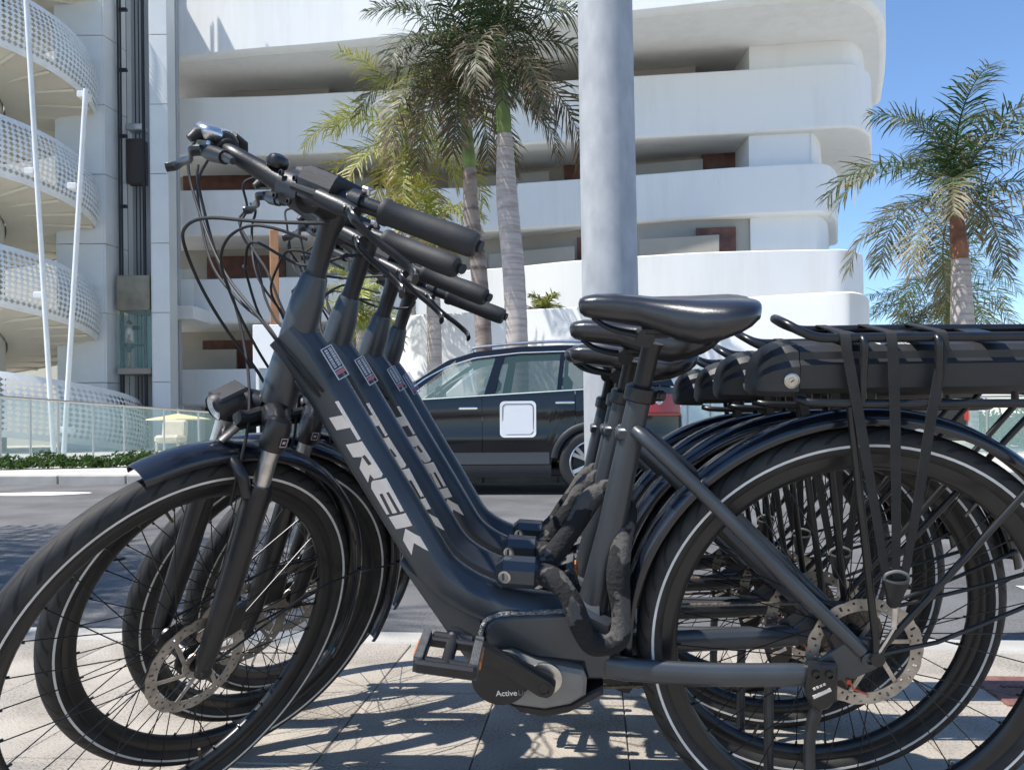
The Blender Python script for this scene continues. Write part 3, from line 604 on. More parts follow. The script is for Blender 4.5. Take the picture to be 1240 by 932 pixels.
shaft_green = mat('crownshaft_green', (.16, .22, .055), .45, var=.3, vscale=3)
shaft_brown = mat('crownshaft_brown', (.20, .085, .045), .55, var=.35, vscale=4)
def palm(base, pts, radii, shaft, nf, L, label, seed, leaf, dry=.25, bark=None, shaftm=None, wl=.62, spread=(78, -38), gust=0, nl=46, group='palms'):
    """pts: trunk line (world), shaft: (top point, radius)"""
    rnd = random.Random(seed); base = V(base); t = thing('palm_tree', label, 'palm', M.Translation(base), group)
    b = MB(); path = cr_spline([V(p) - base for p in pts], 10); rr = []
    for i in range(len(path)):
        q = i / (len(path) - 1) * (len(radii) - 1); k = min(int(q), len(radii) - 2); r_ = radii[k] + (radii[k + 1] - radii[k]) * (q - k); rr.append(r_ * (1 + .025 * (i % 2)))
    b.tube(path, rr, 20); link('trunk', b.mesh('trunk', bark or bark_pale, 60), t)
    top = V(shaft[0]) - base; lo = path[-1]; b = MB(); b.tube([lo - V((0, 0, .05)), lo.lerp(top, .15), lo.lerp(top, .6), top, top + V((0, 0, .25))], [rr[-1] * .9, rr[-1] * 1.0, rr[-1] * .82, shaft[1], shaft[1] * .5], 16); link('crownshaft', b.mesh('crownshaft', shaftm or shaft_green, 60), t)
    kinds = []
    for k in range(7):
        q = k / 6; e0 = rad(spread[0] + (spread[1] - spread[0]) * q); e1 = e0 - rad(62 + 45 * (1 - abs(q - .4))); d = dry * (.25 + 1.9 * q ** 1.7)
        kinds.append(frond(L * (1 - .18 * abs(q - .45)), e0, max(e1, rad(-88)), wl, nl, d, rnd, leaf, gust))
    for i in range(nf):
        q = i / (nf - 1); az = i * 2.39996 + rnd.uniform(-.25, .25) + seed
        k = min(6, int(q * 7)); s_ = rnd.uniform(.86, 1.1)
        link('frond', kinds[k], t, M.Translation(top + V((0, 0, .08 - .18 * q))) @ M.Rotation(az, 4, 'Z') @ M.Rotation(rad(rnd.uniform(-8, 8)), 4, 'X') @ M.Scale(s_, 4))
    return t
def flat(u, d): p = W(u, 500, d); return V((p.x, p.y, 0))
# pale stout palm in front of the hotel
d = 17.0; palm(flat(628, d), [flat(628, d), W(626, 420, d), W(622, 330, d), W(614, 240, d), W(611, 163, d)], [.21, .215, .215, .21, .15], (W(604, 56, d), .13), 17, 3.0, 'stout pale ringed palm with a green crownshaft in front of the hotel', 11, palm_dark, .26, spread=(86, -14), wl=.74, nl=66)
d = 18.0; palm(flat(588, d), [flat(588, d), W(586, 420, d), W(579, 320, d), W(571, 260, d), W(569, 204, d)], [.18, .17, .17, .16, .13], (W(559, 84, d), .12), 19, 3.0, 'brown striped palm with drooping dark fronds beside the stout pale palm', 4, palm_dark, .27, bark=bark_brown, spread=(84, -28), wl=.74, nl=66)
d = 22.5; palm(flat(497, d), [flat(497, d), W(497, 420, d), W(496, 350, d), W(496, 262, d)], [.17, .16, .15, .12], (W(490, 168, d), .10), 19, 3.2, 'slim yellow-green palm standing behind the brown striped palm', 8, palm_light, .22, spread=(74, -35), wl=.7, nl=60)
d = 21.0; palm(flat(526, d), [flat(526, d), W(526, 430, d), W(525, 370, d), W(524, 330, d)], [.19, .18, .17, .13], (W(524, 268, d), .11), 13, 1.7, 'short pale palm with small yellowing fronds near the slim palm', 21, palm_light, .5, spread=(70, -60), wl=.5)
d = 20.6; palm(flat(438, d), [flat(438, d), W(438, 450, d), W(437, 400, d)], [.14, .13, .11], (W(436, 372, d), .09), 13, 1.45, 'low green palm by the garden wall, mostly behind the handlebars', 33, palm_light, .1, spread=(80, -20), wl=.45)
d = 24.5; palm(flat(660, d), [flat(660, d), W(660, 420, d), W(660, 392, d)], [.13, .12, .1], (W(660, 380, d), .08), 11, .75, 'small palm whose leaf tips show over the garden wall', 41, palm_light, .1, spread=(85, 10), wl=.3)
# right-hand palms against the sky
d = 17.0; palm(flat(1168, d), [flat(1168, d), W(1167, 440, d), W(1165, 380, d), W(1163, 314, d)], [.25, .235, .21, .165], (W(1156, 236, d), .13), 20, 3.0, 'large palm with dark green wind-blown fronds standing against the blue sky', 17, palm_fresh, .24, shaftm=shaft_brown, spread=(88, -12), wl=.72, nl=64)
d = 29.0; palm(flat(1152, d), [flat(1152, d), W(1152, 440, d), W(1152, 400, d)], [.25, .22, .18], (W(1151, 345, d), .14), 24, 3.3, 'smaller farther palm behind the trunk of the large palm', 29, palm_light, .3, spread=(78, -35), wl=.8)
d = 34.0; palm(flat(1110, d), [flat(1110, d), W(1110, 460, d), W(1110, 440, d)], [.25, .22, .18], (W(1110, 396, d), .14), 20, 2.8, 'low dark palm crown beside the rounded end of the hotel', 35, palm_dark, .2, spread=(65, -35), wl=.8)
# palms on the near sidewalk: outside the frame, their shade falls on the road and the paving
palm((-6.2, 3.0, 0), [(-6.2, 3.0, 0), (-6.2, 3.05, 2), (-6.1, 3.3, 4.6)], [.2, .2, .15], ((-6.0, 3.6, 5.8), .12), 22, 3.3, 'street palm on the near sidewalk that shades the road', 3, palm_dark, .2, spread=(70, -40), wl=.8, group='street palms on the near sidewalk')
palm((-5.6, -.3, 0), [(-5.6, -.3, 0), (-5.6, -.3, 2), (-5.55, -.3, 4.2)], [.18, .18, .14], ((-5.5, -.3, 5.2), .12), 18, 2.5, 'street palm on the near sidewalk that shades the paving', 5, palm_dark, .2, spread=(70, -35), wl=.7, group='street palms on the near sidewalk')
# ---- shrubs
def shrub(p, w_, dp, h, n, label, seed, grp, ls=.055):
    rnd = random.Random(seed); vs_, fs, cols = [], [], []
    for i in range(n):
        a = rnd.uniform(0, 2 * pi); q = sqrt(rnd.random()); c = V((cos(a) * q * w_ / 2, sin(a) * q * dp / 2, 0)); zmax = h * (.55 + .45 * (1 - q)) * (.75 + .25 * sin(a * 3 + seed)); c.z = rnd.uniform(.05, 1) ** .6 * zmax
        t = V((rnd.gauss(0, 1), rnd.gauss(0, 1), rnd.gauss(.4, .7))).normalized(); s_ = t.cross(V((rnd.random(), rnd.random(), rnd.random()))).normalized(); l_ = ls * rnd.uniform(.7, 1.5)
        k = len(vs_); vs_ += [c - t * l_, c + s_ * l_ * .4, c + t * l_, c - s_ * l_ * .4]; fs.append((k, k + 1, k + 2, k + 3)); col = rnd.random(); cols += [(col, 0, 0, 1)] * 4
    me = bpy.data.meshes.new('shrub'); me.from_pydata([tuple(v) for v in vs_], [], fs); ca = me.color_attributes.new('leaf', 'FLOAT_COLOR', 'POINT'); ca.data.foreach_set('color', [c for q in cols for c in q]); me.materials.append(shrub_leaf)
    t = thing('shrub', label, 'shrub', M.Translation(p), grp); link('foliage', me, t)
    b = MB()
    for k in range(5): a = rnd.uniform(0, 6.28); b.tube([(0, 0, 0), (cos(a) * w_ * .12, sin(a) * dp * .12, h * .3), (cos(a) * w_ * .28, sin(a) * dp * .28, h * .6)], [.012, .009, .004], 5)
    link('stem', b.mesh('stem', bark_brown), t)
for i, u in enumerate((-30, 12, 58, 100, 140, 172)):
    p = G(u, 563.5, 0); p = W(u, 560, 13.9 + i * .12); p.z = 0; shrub(p, .72, .5, .27 + .09 * (i % 3 == 2), 1100, 'low green bush in the strip in front of the spiral stair', i, 'low bushes in front of the glass balustrade', .035)
for i, (u, d_, w_, h) in enumerate(((1215, 19, 2.2, .95), (1265, 18.5, 2.4, 1.15), (1150, 30, 4, 1.4))):
    p = W(u, 500, d_); p.z = 0; shrub(p, w_, 1.6, h, 2600, ('green bush behind the glass balustrade, past the red tail lamp of the hatchback', 'taller green bush at the end of the glass balustrade', 'wide green bush far behind the dark hatchback')[i], 60 + i, 'bushes beyond the terrace', .06)
# ================================================================== parked cars, lamp pole
car_paint = mat('car_paint_black', (.006, .0065, .009), .14, 0, .3, spec=.45)
car_trim = mat('car_trim', (.028, .029, .031), .55, var=.1, vscale=6)
sill_grey = mat('sill_grey', (.10, .105, .11), .4, .3)
chrome = mat('chrome', (.72, .72, .74), .12, 1)
car_glass = mat('car_glass', (.20, .30, .28), .03, 0, 0, spec=.8, Alpha=.42)
privacy_glass = mat('privacy_glass', (.05, .085, .08), .03, 0, 0, spec=.8, Alpha=.62)
car_tyre = mat('car_tyre', (.02, .02, .021), .75, bump=.3, bscale=120)
def interp(tab, x):
    if x <= tab[0][0]: return tab[0][1]
    for (a, va), (b_, vb) in zip(tab, tab[1:]):
        if x <= b_: t = (x - a) / (b_ - a); t = t * t * (3 - 2 * t) if False else t; return va + (vb - va) * t
    return tab[-1][1]
def build_suv():
    """local: x to the rear, y away from the road, z up, origin under the rear axle, half width about .92"""
    mw = M.Translation(V((.95, 9.45 + .93, ROAD))) @ M.Rotation(YAW, 4, 'Z')
    t = thing('parked_suv', 'black SUV with a blank white sticker on its door parked along the far kerb', 'car', mw)
    XR, XF = 0.0, -2.68; RW = .355; ARCH = .43
    belt = [(-3.5, .82), (-3.0, .98), (-2.3, 1.05), (-1.95, 1.065), (0, 1.16), (.6, 1.19), (.95, 1.17)]
    roof = [(-2.35, 1.05), (-2.1, 1.20), (-1.85, 1.385), (-1.6, 1.52), (-1.3, 1.61), (-.8, 1.66), (-.3, 1.668), (.1, 1.655), (.5, 1.615), (.72, 1.58), (.85, 1.50)]
    def hw(x, z):
        q = .915 - .05 * max(0, (.55 - z) / .35) ** 2 - (.028 * max(0, (z - .80) / .35))
        q -= .015 * abs(sin((z - .62) * 9)) * (0 < z - .30 < .6)
        b_ = interp(belt, x)
        if z > b_: q -= .40 * (z - b_) ** 1.12
        if x > .35: q -= .22 * ((x - .35) / .62) ** 2.6
        if x < -2.7: q -= .30 * ((-2.7 - x) / .85) ** 2.2
        return q
    def zl(x):
        s_ = .235 if -2.68 < x < 0 else .27
        for c in (XR, XF):
            k = ARCH ** 2 - (x - c) ** 2
            if k > 0: s_ = max(s_, RW + sqrt(k))
        return s_
    def side(name, x0, x1, lo, hi, m, sgn, nu=60, nv=14, off=0, par=t, x0t=None, x1t=None, th=0):
        b = MB(); x0t = x0 if x0t is None else x0t; x1t = x1 if x1t is None else x1t
        def fn(u, v):
            xb2 = x0 + (x1 - x0) * u; xt_ = x0t + (x1t - x0t) * u; x = xb2 + (xt_ - xb2) * v; z0 = lo(xb2); z1 = hi(xt_); z = z0 + (z1 - z0) * v
            return (x, sgn * (hw(x, z) + off), z)
        b.grid(fn, nu, nv); return link(name, b.mesh(name, m, 40, fixn=False), par)
    body = None
    zz = lambda x: zl(x)
    # door edges along the side
    cuts = [-3.5, -2.3, -1.20, -.17, .97]
    for s in (-1, 1):
        nm = ['front_wing', 'front_door', 'rear_door', 'rear_quarter']
        for k in range(4):
            a, c = cuts[k] + .003, cuts[k + 1] - .003
            pnl = side(nm[k], a, c, zz, lambda x: interp(belt, x), car_paint, s, 70 if k in (0, 3) else 24, 16, par=t)
            if k in (1, 2):
                hx = c - .15 if k == 1 else c - .11
                zb = interp(belt, hx) - .13; b = MB(); yy = s * (hw(hx, zb) + .022); b.box((hx, yy, zb), (.21, .022, .03), ch=.009); link('door_handle', b.mesh('door_handle', chrome if s < 0 else car_paint, 30), pnl)
        # arch lips and sills
        for cx_ in (XR, XF):
            b = MB(); pts = []
            for i in range(25):
                a = rad(8 + 164 * i / 24); x = cx_ + (ARCH - .018) * cos(a); z = RW + (ARCH - .018) * sin(a); pts.append((x, s * (hw(x, max(z, .3)) + .004), z))
            b.tube(pts, .036, 8, up=(0, 1, 0), flat=(.35, 1)); link('wheel_arch_trim', b.mesh('wheel_arch_trim', car_trim), t)
        side('sill_trim', -2.24, -.44, lambda x: .20, lambda x: .335, car_trim, s, 20, 4, .012)
        side('sill_strip', -2.20, -.46, lambda x: .345, lambda x: .475, sill_grey, s, 20, 5, .006)
        # windows and pillars
        rl = lambda x: interp(roof, x) - .075
        bl = lambda x: interp(belt, x) + .012
        side('window', -2.06, -1.18, bl, rl, car_glass, s, 18, 8, -.012, x0t=-1.46, x1t=-1.06)
        side('window', -1.06, -.37, bl, rl, privacy_glass, s, 14, 8, -.012, x0t=-.96, x1t=-.33)
        side('window', -.32, .16, bl, rl, privacy_glass, s, 10, 8, -.012, x0t=-.28, x1t=-.06)
        rt = lambda x: interp(roof, x)
        side('pillar', -2.30, -2.06, bl, rt, car_paint, s, 3, 8, 0, x0t=-1.62, x1t=-1.46)
        side('pillar', -1.18, -1.06, bl, rl, car_paint, s, 3, 8, -.004, x0t=-1.06, x1t=-.96)
        side('pillar', -.37, -.32, bl, rl, car_paint, s, 3, 8, -.004, x0t=-.33, x1t=-.28)
        side('pillar', .16, .93, bl, rt, car_paint, s, 8, 8, 0, x0t=-.06, x1t=.74)
        side('roof_edge', -1.52, .20, rl, rt, car_paint, s, 30, 3, 0)
        b = MB(); b.tube([(x, s * (hw(x, interp(belt, x)) + .004), interp(belt, x) + .004) for x in [-2.26 + i * .08 for i in range(35)]], .011, 6); link('chrome_strip', b.mesh('chrome_strip', chrome), t)
        pts = [(-2.22 + i * .06, 0, 0) for i in range(42)]; pts = [(x, s * (hw(x, interp(roof, x) - .07) + .004), interp(roof, x) - .072) for x, _, _ in pts if interp(roof, x) - .072 > interp(belt, x)]
        b = MB(); b.tube(pts, .009, 6); link('chrome_strip', b.mesh('chrome_strip', chrome), t)
        b = MB(); b.tube(cr_spline([(-1.34, s * .60, 1.61), (-1.28, s * .60, 1.665), (-.5, s * .60, 1.715), (.2, s * .60, 1.695), (.58, s * .60, 1.655), (.64, s * .60, 1.61)], 6), .017, 8); link('roof_rail', b.mesh('roof_rail', alloy), t)
        b = MB(); b.loft([[(x - .2, s * y_, z_) for x, y_, z_ in q_] for q_ in ([(-1.80, .90, 1.06), (-1.72, .90, 1.06), (-1.72, .90, 1.13), (-1.78, .90, 1.12)], [(-1.92, 1.00, 1.06), (-1.74, 1.00, 1.06), (-1.73, 1.00, 1.20), (-1.88, 1.00, 1.19)], [(-1.90, 1.09, 1.075), (-1.76, 1.09, 1.075), (-1.75, 1.09, 1.18), (-1.86, 1.09, 1.175)])]); link('wing_mirror', b.mesh('wing_mirror', car_paint, 50), t)
        # tail lamp
        tl = side('tail_lamp', .60, .985, lambda x: .90, lambda x: 1.10, red_plastic, s, 12, 6, .008)
        b = MB(); xx = .74; b.lathe([(.052, 0), (.052, .006), (0, .012)], (xx, s * (hw(xx, 1.04) + .008), 1.035), (.25, s, 0), 18); link('reversing_lamp', b.mesh('reversing_lamp', lens_clear, 40), tl)
        side('reflector_strip', .62, .985, lambda x: .865, lambda x: .893, red_plastic, s, 10, 2, .008)
    # top skin: bonnet, screen, roof, tailgate as cross sections with a little crown
    def top(name, xs, m, zf, inset=0, lift=0, crown=.035):
        b = MB(); n = 12; rings = []
        vs_ = []; fs = []
        for x in xs:
            z = zf(x); w_ = hw(x, z) - inset
            for j in range(n + 1):
                y = -w_ + 2 * w_ * j / n; vs_.append((x, y, z + crown * (1 - (2 * j / n - 1) ** 2) + lift))
        for i in range(len(xs) - 1):
            for j in range(n): a = i * (n + 1) + j; fs.append((a, a + n + 1, a + n + 2, a + 1))
        b.add(vs_, fs); return link(name, b.mesh(name, m, 50, fixn=False), t)
    rg = lambda a, c, n: [a + (c - a) * i / n for i in range(n + 1)]
    top('bonnet', rg(-3.5, -2.32, 16), car_paint, lambda x: interp(belt, x))
    top('windscreen', rg(-2.32, -1.55, 10), car_glass, lambda x: interp(roof, x), crown=.05)
    top('roof', rg(-1.55, .85, 24), car_paint, lambda x: interp(roof, x), crown=.04)
    def endp(name, prof, m, wid):
        b = MB(); n = 12; vs_, fs = [], []
        for (x, z) in prof:
            w_ = hw(min(x, .97) if x > 0 else max(x, -3.5), z) * wid
            for j in range(n + 1): q = 2 * j / n - 1; vs_.append((x - (.10 * q * q if x > 0 else -.10 * q * q), q * w_, z))
        for i in range(len(prof) - 1):
            for j in range(n): a = i * (n + 1) + j; fs.append((a, a + n + 1, a + n + 2, a + 1))
        b.add(vs_, fs); return link(name, b.mesh(name, m, 50, fixn=False), t)
    endp('tailgate', [(.88, 1.50), (.97, 1.20), (1.05, 1.12), (1.07, .95), (1.06, .72)], car_paint, .99)
    endp('rear_bumper', [(1.06, .72), (1.10, .66), (1.10, .45), (1.02, .30), (.8, .27)], car_trim, .99)
    endp('front_bumper', [(-3.48, .82), (-3.56, .70), (-3.58, .5), (-3.5, .3), (-3.3, .26)], car_paint, .99)
    b = MB(); b.box((-1.3, 0, .25), (4.2, 1.5, .10), ch=.02); link('underbody', b.mesh('underbody', car_trim, 30), t)
    b = MB(); b.box((-1.2, 0, .62), (3.0, 1.55, .5), ch=.05); link('cabin_floor', b.mesh('cabin_floor', car_trim, 30), t)
    for x in (-1.25, -.35):
        for s in (-.38, .38):
            b = MB(); b.box((x, s, .92), (.16, .48, .52), M.Rotation(rad(12), 3, 'Y'), ch=.05); b.box((x + .07, s, 1.26), (.1, .26, .16), M.Rotation(rad(10), 3, 'Y'), ch=.04); b.box((x - .25, s, .78), (.5, .48, .16), ch=.05); link('seat', b.mesh('seat', mat('seat_grey', (.05, .05, .052), .9), 30), t)
    b = MB(); b.tube([(-1.78 + .02 * cos(a), -.38 + .17 * cos(a), 1.06 + .17 * sin(a)) for a in [2 * pi * k / 24 for k in range(24)]], .014, 8, closed=True); b.tube([(-1.78, -.38, 1.06), (-1.96, -.38, 1.0)], .02, 8); link('steering_wheel', b.mesh('steering_wheel', car_trim), t)
    b = MB(); b.box((-2.06, 0, .95), (.42, 1.5, .16), ch=.05); link('dashboard', b.mesh('dashboard', car_trim, 30), t)
    # wheels
    for cx_ in (XR, XF):
        for s in (-1, 1):
            m = M.Translation((cx_, s * .80, RW)) @ (M() if s < 0 else M.Rotation(pi, 4, 'Z'))
            b = MB(); b.lathe([(.235, -.10), (.30, -.112), (.338, -.105), (.355, -.085), (.355, .085), (.338, .105), (.235, .10)], ax=(0, 1, 0), n=48, closed=True)
            wl = link('wheel', b.mesh('wheel', car_tyre, 50), t, m)
            b = MB(); b.lathe([(.240, -.104), (.228, -.108), (.215, -.09), (.212, .08), (.24, .09)], ax=(0, 1, 0), n=48)
            b.f = b.f[:-2]
            for k in range(5):
                a = 2 * pi * k / 5 + .3
                for q in (-.17, .17):
                    d0 = V((sin(a), 0, cos(a))); d1 = V((sin(a + q), 0, cos(a + q))); p0 = d0 * .045; p1 = d1 * .222; n_ = V((d1.z, 0, -d1.x))
                    b.loft([[p0 + n_ * .016 + V((0, -.085, 0)), p0 - n_ * .016 + V((0, -.085, 0)), p0 - n_ * .016 + V((0, -.05, 0)), p0 + n_ * .016 + V((0, -.05, 0))], [p1 + n_ * .022 + V((0, -.10, 0)), p1 - n_ * .022 + V((0, -.10, 0)), p1 - n_ * .02 + V((0, -.06, 0)), p1 + n_ * .02 + V((0, -.06, 0))]])
            b.lathe([(0, -.095), (.05, -.092), (.06, -.08), (.06, -.05)], ax=(0, 1, 0), n=20)
            link('rim', b.mesh('rim', alloy, 35), wl)
            b = MB(); b.lathe([(0, -.02), (.205, -.02), (.205, .02), (0, .02)], ax=(0, 1, 0), n=32); link('wheel_back', b.mesh('wheel_back', car_trim, 35), wl)
    # blank sticker on the rear door (the printed code is left out)
    xc, zc, sz = -.80, .84, .200
    b = MB(); n = 10; rr_ = .05; pts = []
    for (qx, qz, a0) in ((1, 1, 0), (-1, 1, 90), (-1, -1, 180), (1, -1, 270)):
        for k in range(6): a = rad(a0 + 90 * k / 5); pts.append((xc + qx * (sz - rr_) + rr_ * cos(a), zc + qz * (sz - rr_) + rr_ * sin(a)))
    b.poly([(x, -(hw(x, z) + .012), z) for x, z in pts]); stk = link('door_sticker', b.mesh('door_sticker', mat('sticker_white', (.78, .78, .78), .5), smooth=False), t); stk['label'] = 'square white sticker with rounded corners on the rear door'
    b = MB(); s2 = .86; inner = [(xc + (x - xc) * s2, zc + (z - zc) * s2) for x, z in pts]; inner2 = [(xc + (x - xc) * (s2 - .035), zc + (z - zc) * (s2 - .035)) for x, z in pts]
    V1 = [(x, -(hw(x, z) + .0135), z) for x, z in inner] + [(x, -(hw(x, z) + .0135), z) for x, z in inner2]; m_ = len(pts); b.add(V1, [(i, (i + 1) % m_, m_ + (i + 1) % m_, m_ + i) for i in range(m_)]); link('sticker_border', b.mesh('sticker_border', car_trim, smooth=False), t)
    return t
build_suv()
def small_car():
    p = W(1150, 500, 13.2); mw = M.Translation(V((7.05, 14.9, 0))) @ M.Rotation(YAW, 4, 'Z'); t = thing('parked_hatchback', 'dark hatchback with a red tail lamp parked beyond the rear racks', 'car', mw)
    prof = [(-3.3, .3), (-3.35, .62), (-3.1, .78), (-2.3, .90), (-1.7, .94), (.3, .98), (.42, .9), (.45, .6), (.40, .3)]
    b = MB(); b.prism(prof, -.82, .82, .05); link('body', b.mesh('body', car_paint, 30), t)
    b = MB(); b.prism([(-2.25, .9), (-1.55, 1.32), (-.1, 1.36), (.28, .98)], -.68, .68, .07); link('cabin', b.mesh('cabin', mat('dark_glass', (.02, .025, .03), .06), 30), t)
    b = MB(); b.prism([(-1.6, 1.32), (-1.3, 1.375), (-.3, 1.40), (-.05, 1.35)], -.66, .66, .01); link('roof', b.mesh('roof', car_paint, 30), t)
    for s in (-1, 1):
        b = MB(); b.box((.40, s * .74, .78), (.12, .17, .34), ch=.03); link('tail_lamp', b.mesh('tail_lamp', red_plastic, 30), t)
        for cx_ in (-2.75, -.35):
            b = MB(); b.lathe([(.19, -.09), (.28, -.1), (.31, -.08), (.31, .08), (.28, .1), (.19, .09)], (cx_, s * .75, .31), (0, 1, 0), 32, closed=True); wl = link('wheel', b.mesh('wheel', car_tyre, 40), t)
            b = MB(); b.lathe([(0, -.07), (.06, -.08), (.19, -.085), (.19, .05), (0, .05)], (cx_, s * .75, .31), (0, 1, 0), 24); link('rim', b.mesh('rim', alloy, 30), wl)
small_car()
# ---- galvanised pole at the kerb
pd_ = 2.66; pb = W(746, 720, pd_); pb.z = 0
galv = bpy.data.materials.new('galvanised'); galv.use_nodes = True; n = galv.node_tree; bs = n.nodes['Principled BSDF']; bs.inputs['Roughness'].default_value = .7; bs.inputs['Metallic'].default_value = .0
tc = n.nodes.new('ShaderNodeTexCoord'); mp = n.nodes.new('ShaderNodeMapping'); mp.inputs['Scale'].default_value = (1, 1, .5); n.links.new(tc.outputs['Object'], mp.inputs[0]); nz = n.nodes.new('ShaderNodeTexNoise'); nz.inputs['Scale'].default_value = 26; nz.inputs['Detail'].default_value = 10; n.links.new(mp.outputs[0], nz.inputs['Vector'])
cr = n.nodes.new('ShaderNodeValToRGB'); cr.color_ramp.elements[0].position = .3; cr.color_ramp.elements[1].position = .7; cr.color_ramp.elements[0].color = (.33, .345, .365, 1); cr.color_ramp.elements[1].color = (.43, .445, .455, 1); n.links.new(nz.outputs['Fac'], cr.inputs[0]); n.links.new(cr.outputs[0], bs.inputs['Base Color'])
bpn = n.nodes.new('ShaderNodeBump'); bpn.inputs['Strength'].default_value = .12; n.links.new(nz.outputs['Fac'], bpn.inputs['Height']); n.links.new(bpn.outputs[0], bs.inputs['Normal'])
t = thing('lamp_pole', 'thick galvanised grey pole rising from the kerb behind the bikes', 'pole', M.Translation(pb) @ M.Rotation(rad(-.45), 4, 'Y'))
b = MB(); b.lathe([(.0885, 0), (.0885, .3), (.0855, 1.2), (.082, 2.6), (.06, 8), (0, 8)], n=48); link('shaft', b.mesh('shaft', galv, 40), t)
b = MB(); b.box((0, 0, .008), (.32, .32, .016), ch=.004); link('base_plate', b.mesh('base_plate', galv, 25), t)
for sx in (-1, 1):
    for sy in (-1, 1): b = MB(); b.lathe([(.014, .016), (.014, .03), (.008, .031), (.008, .045), (0, .045)], (sx * .125, sy * .125, 0), n=6); link('anchor_bolt', b.mesh('anchor_bolt', steel, 25), t)
# ================================================================== electric bikes
R_T, WB, HA, OFF = .356, 1.14, rad(69), .047
KAX = V((cos(HA), 0, sin(HA))); FWD = V((-sin(HA), 0, cos(HA)))
BASE = V((-WB, 0, R_T)) - FWD * OFF
def sp(f, l, u): return BASE + FWD * f + KAX * u + V((0, -l, 0))
def steer_m(a): return M.Translation(BASE) @ M.Rotation(a, 4, KAX) @ M.Translation(-BASE)
BM = {}
def reg(key, name, mb, m, ang=35, smooth=True): BM[key] = (name, mb.mesh(name, m, ang, smooth))
def xz(p, y): return V((p[0], y, p[1]))
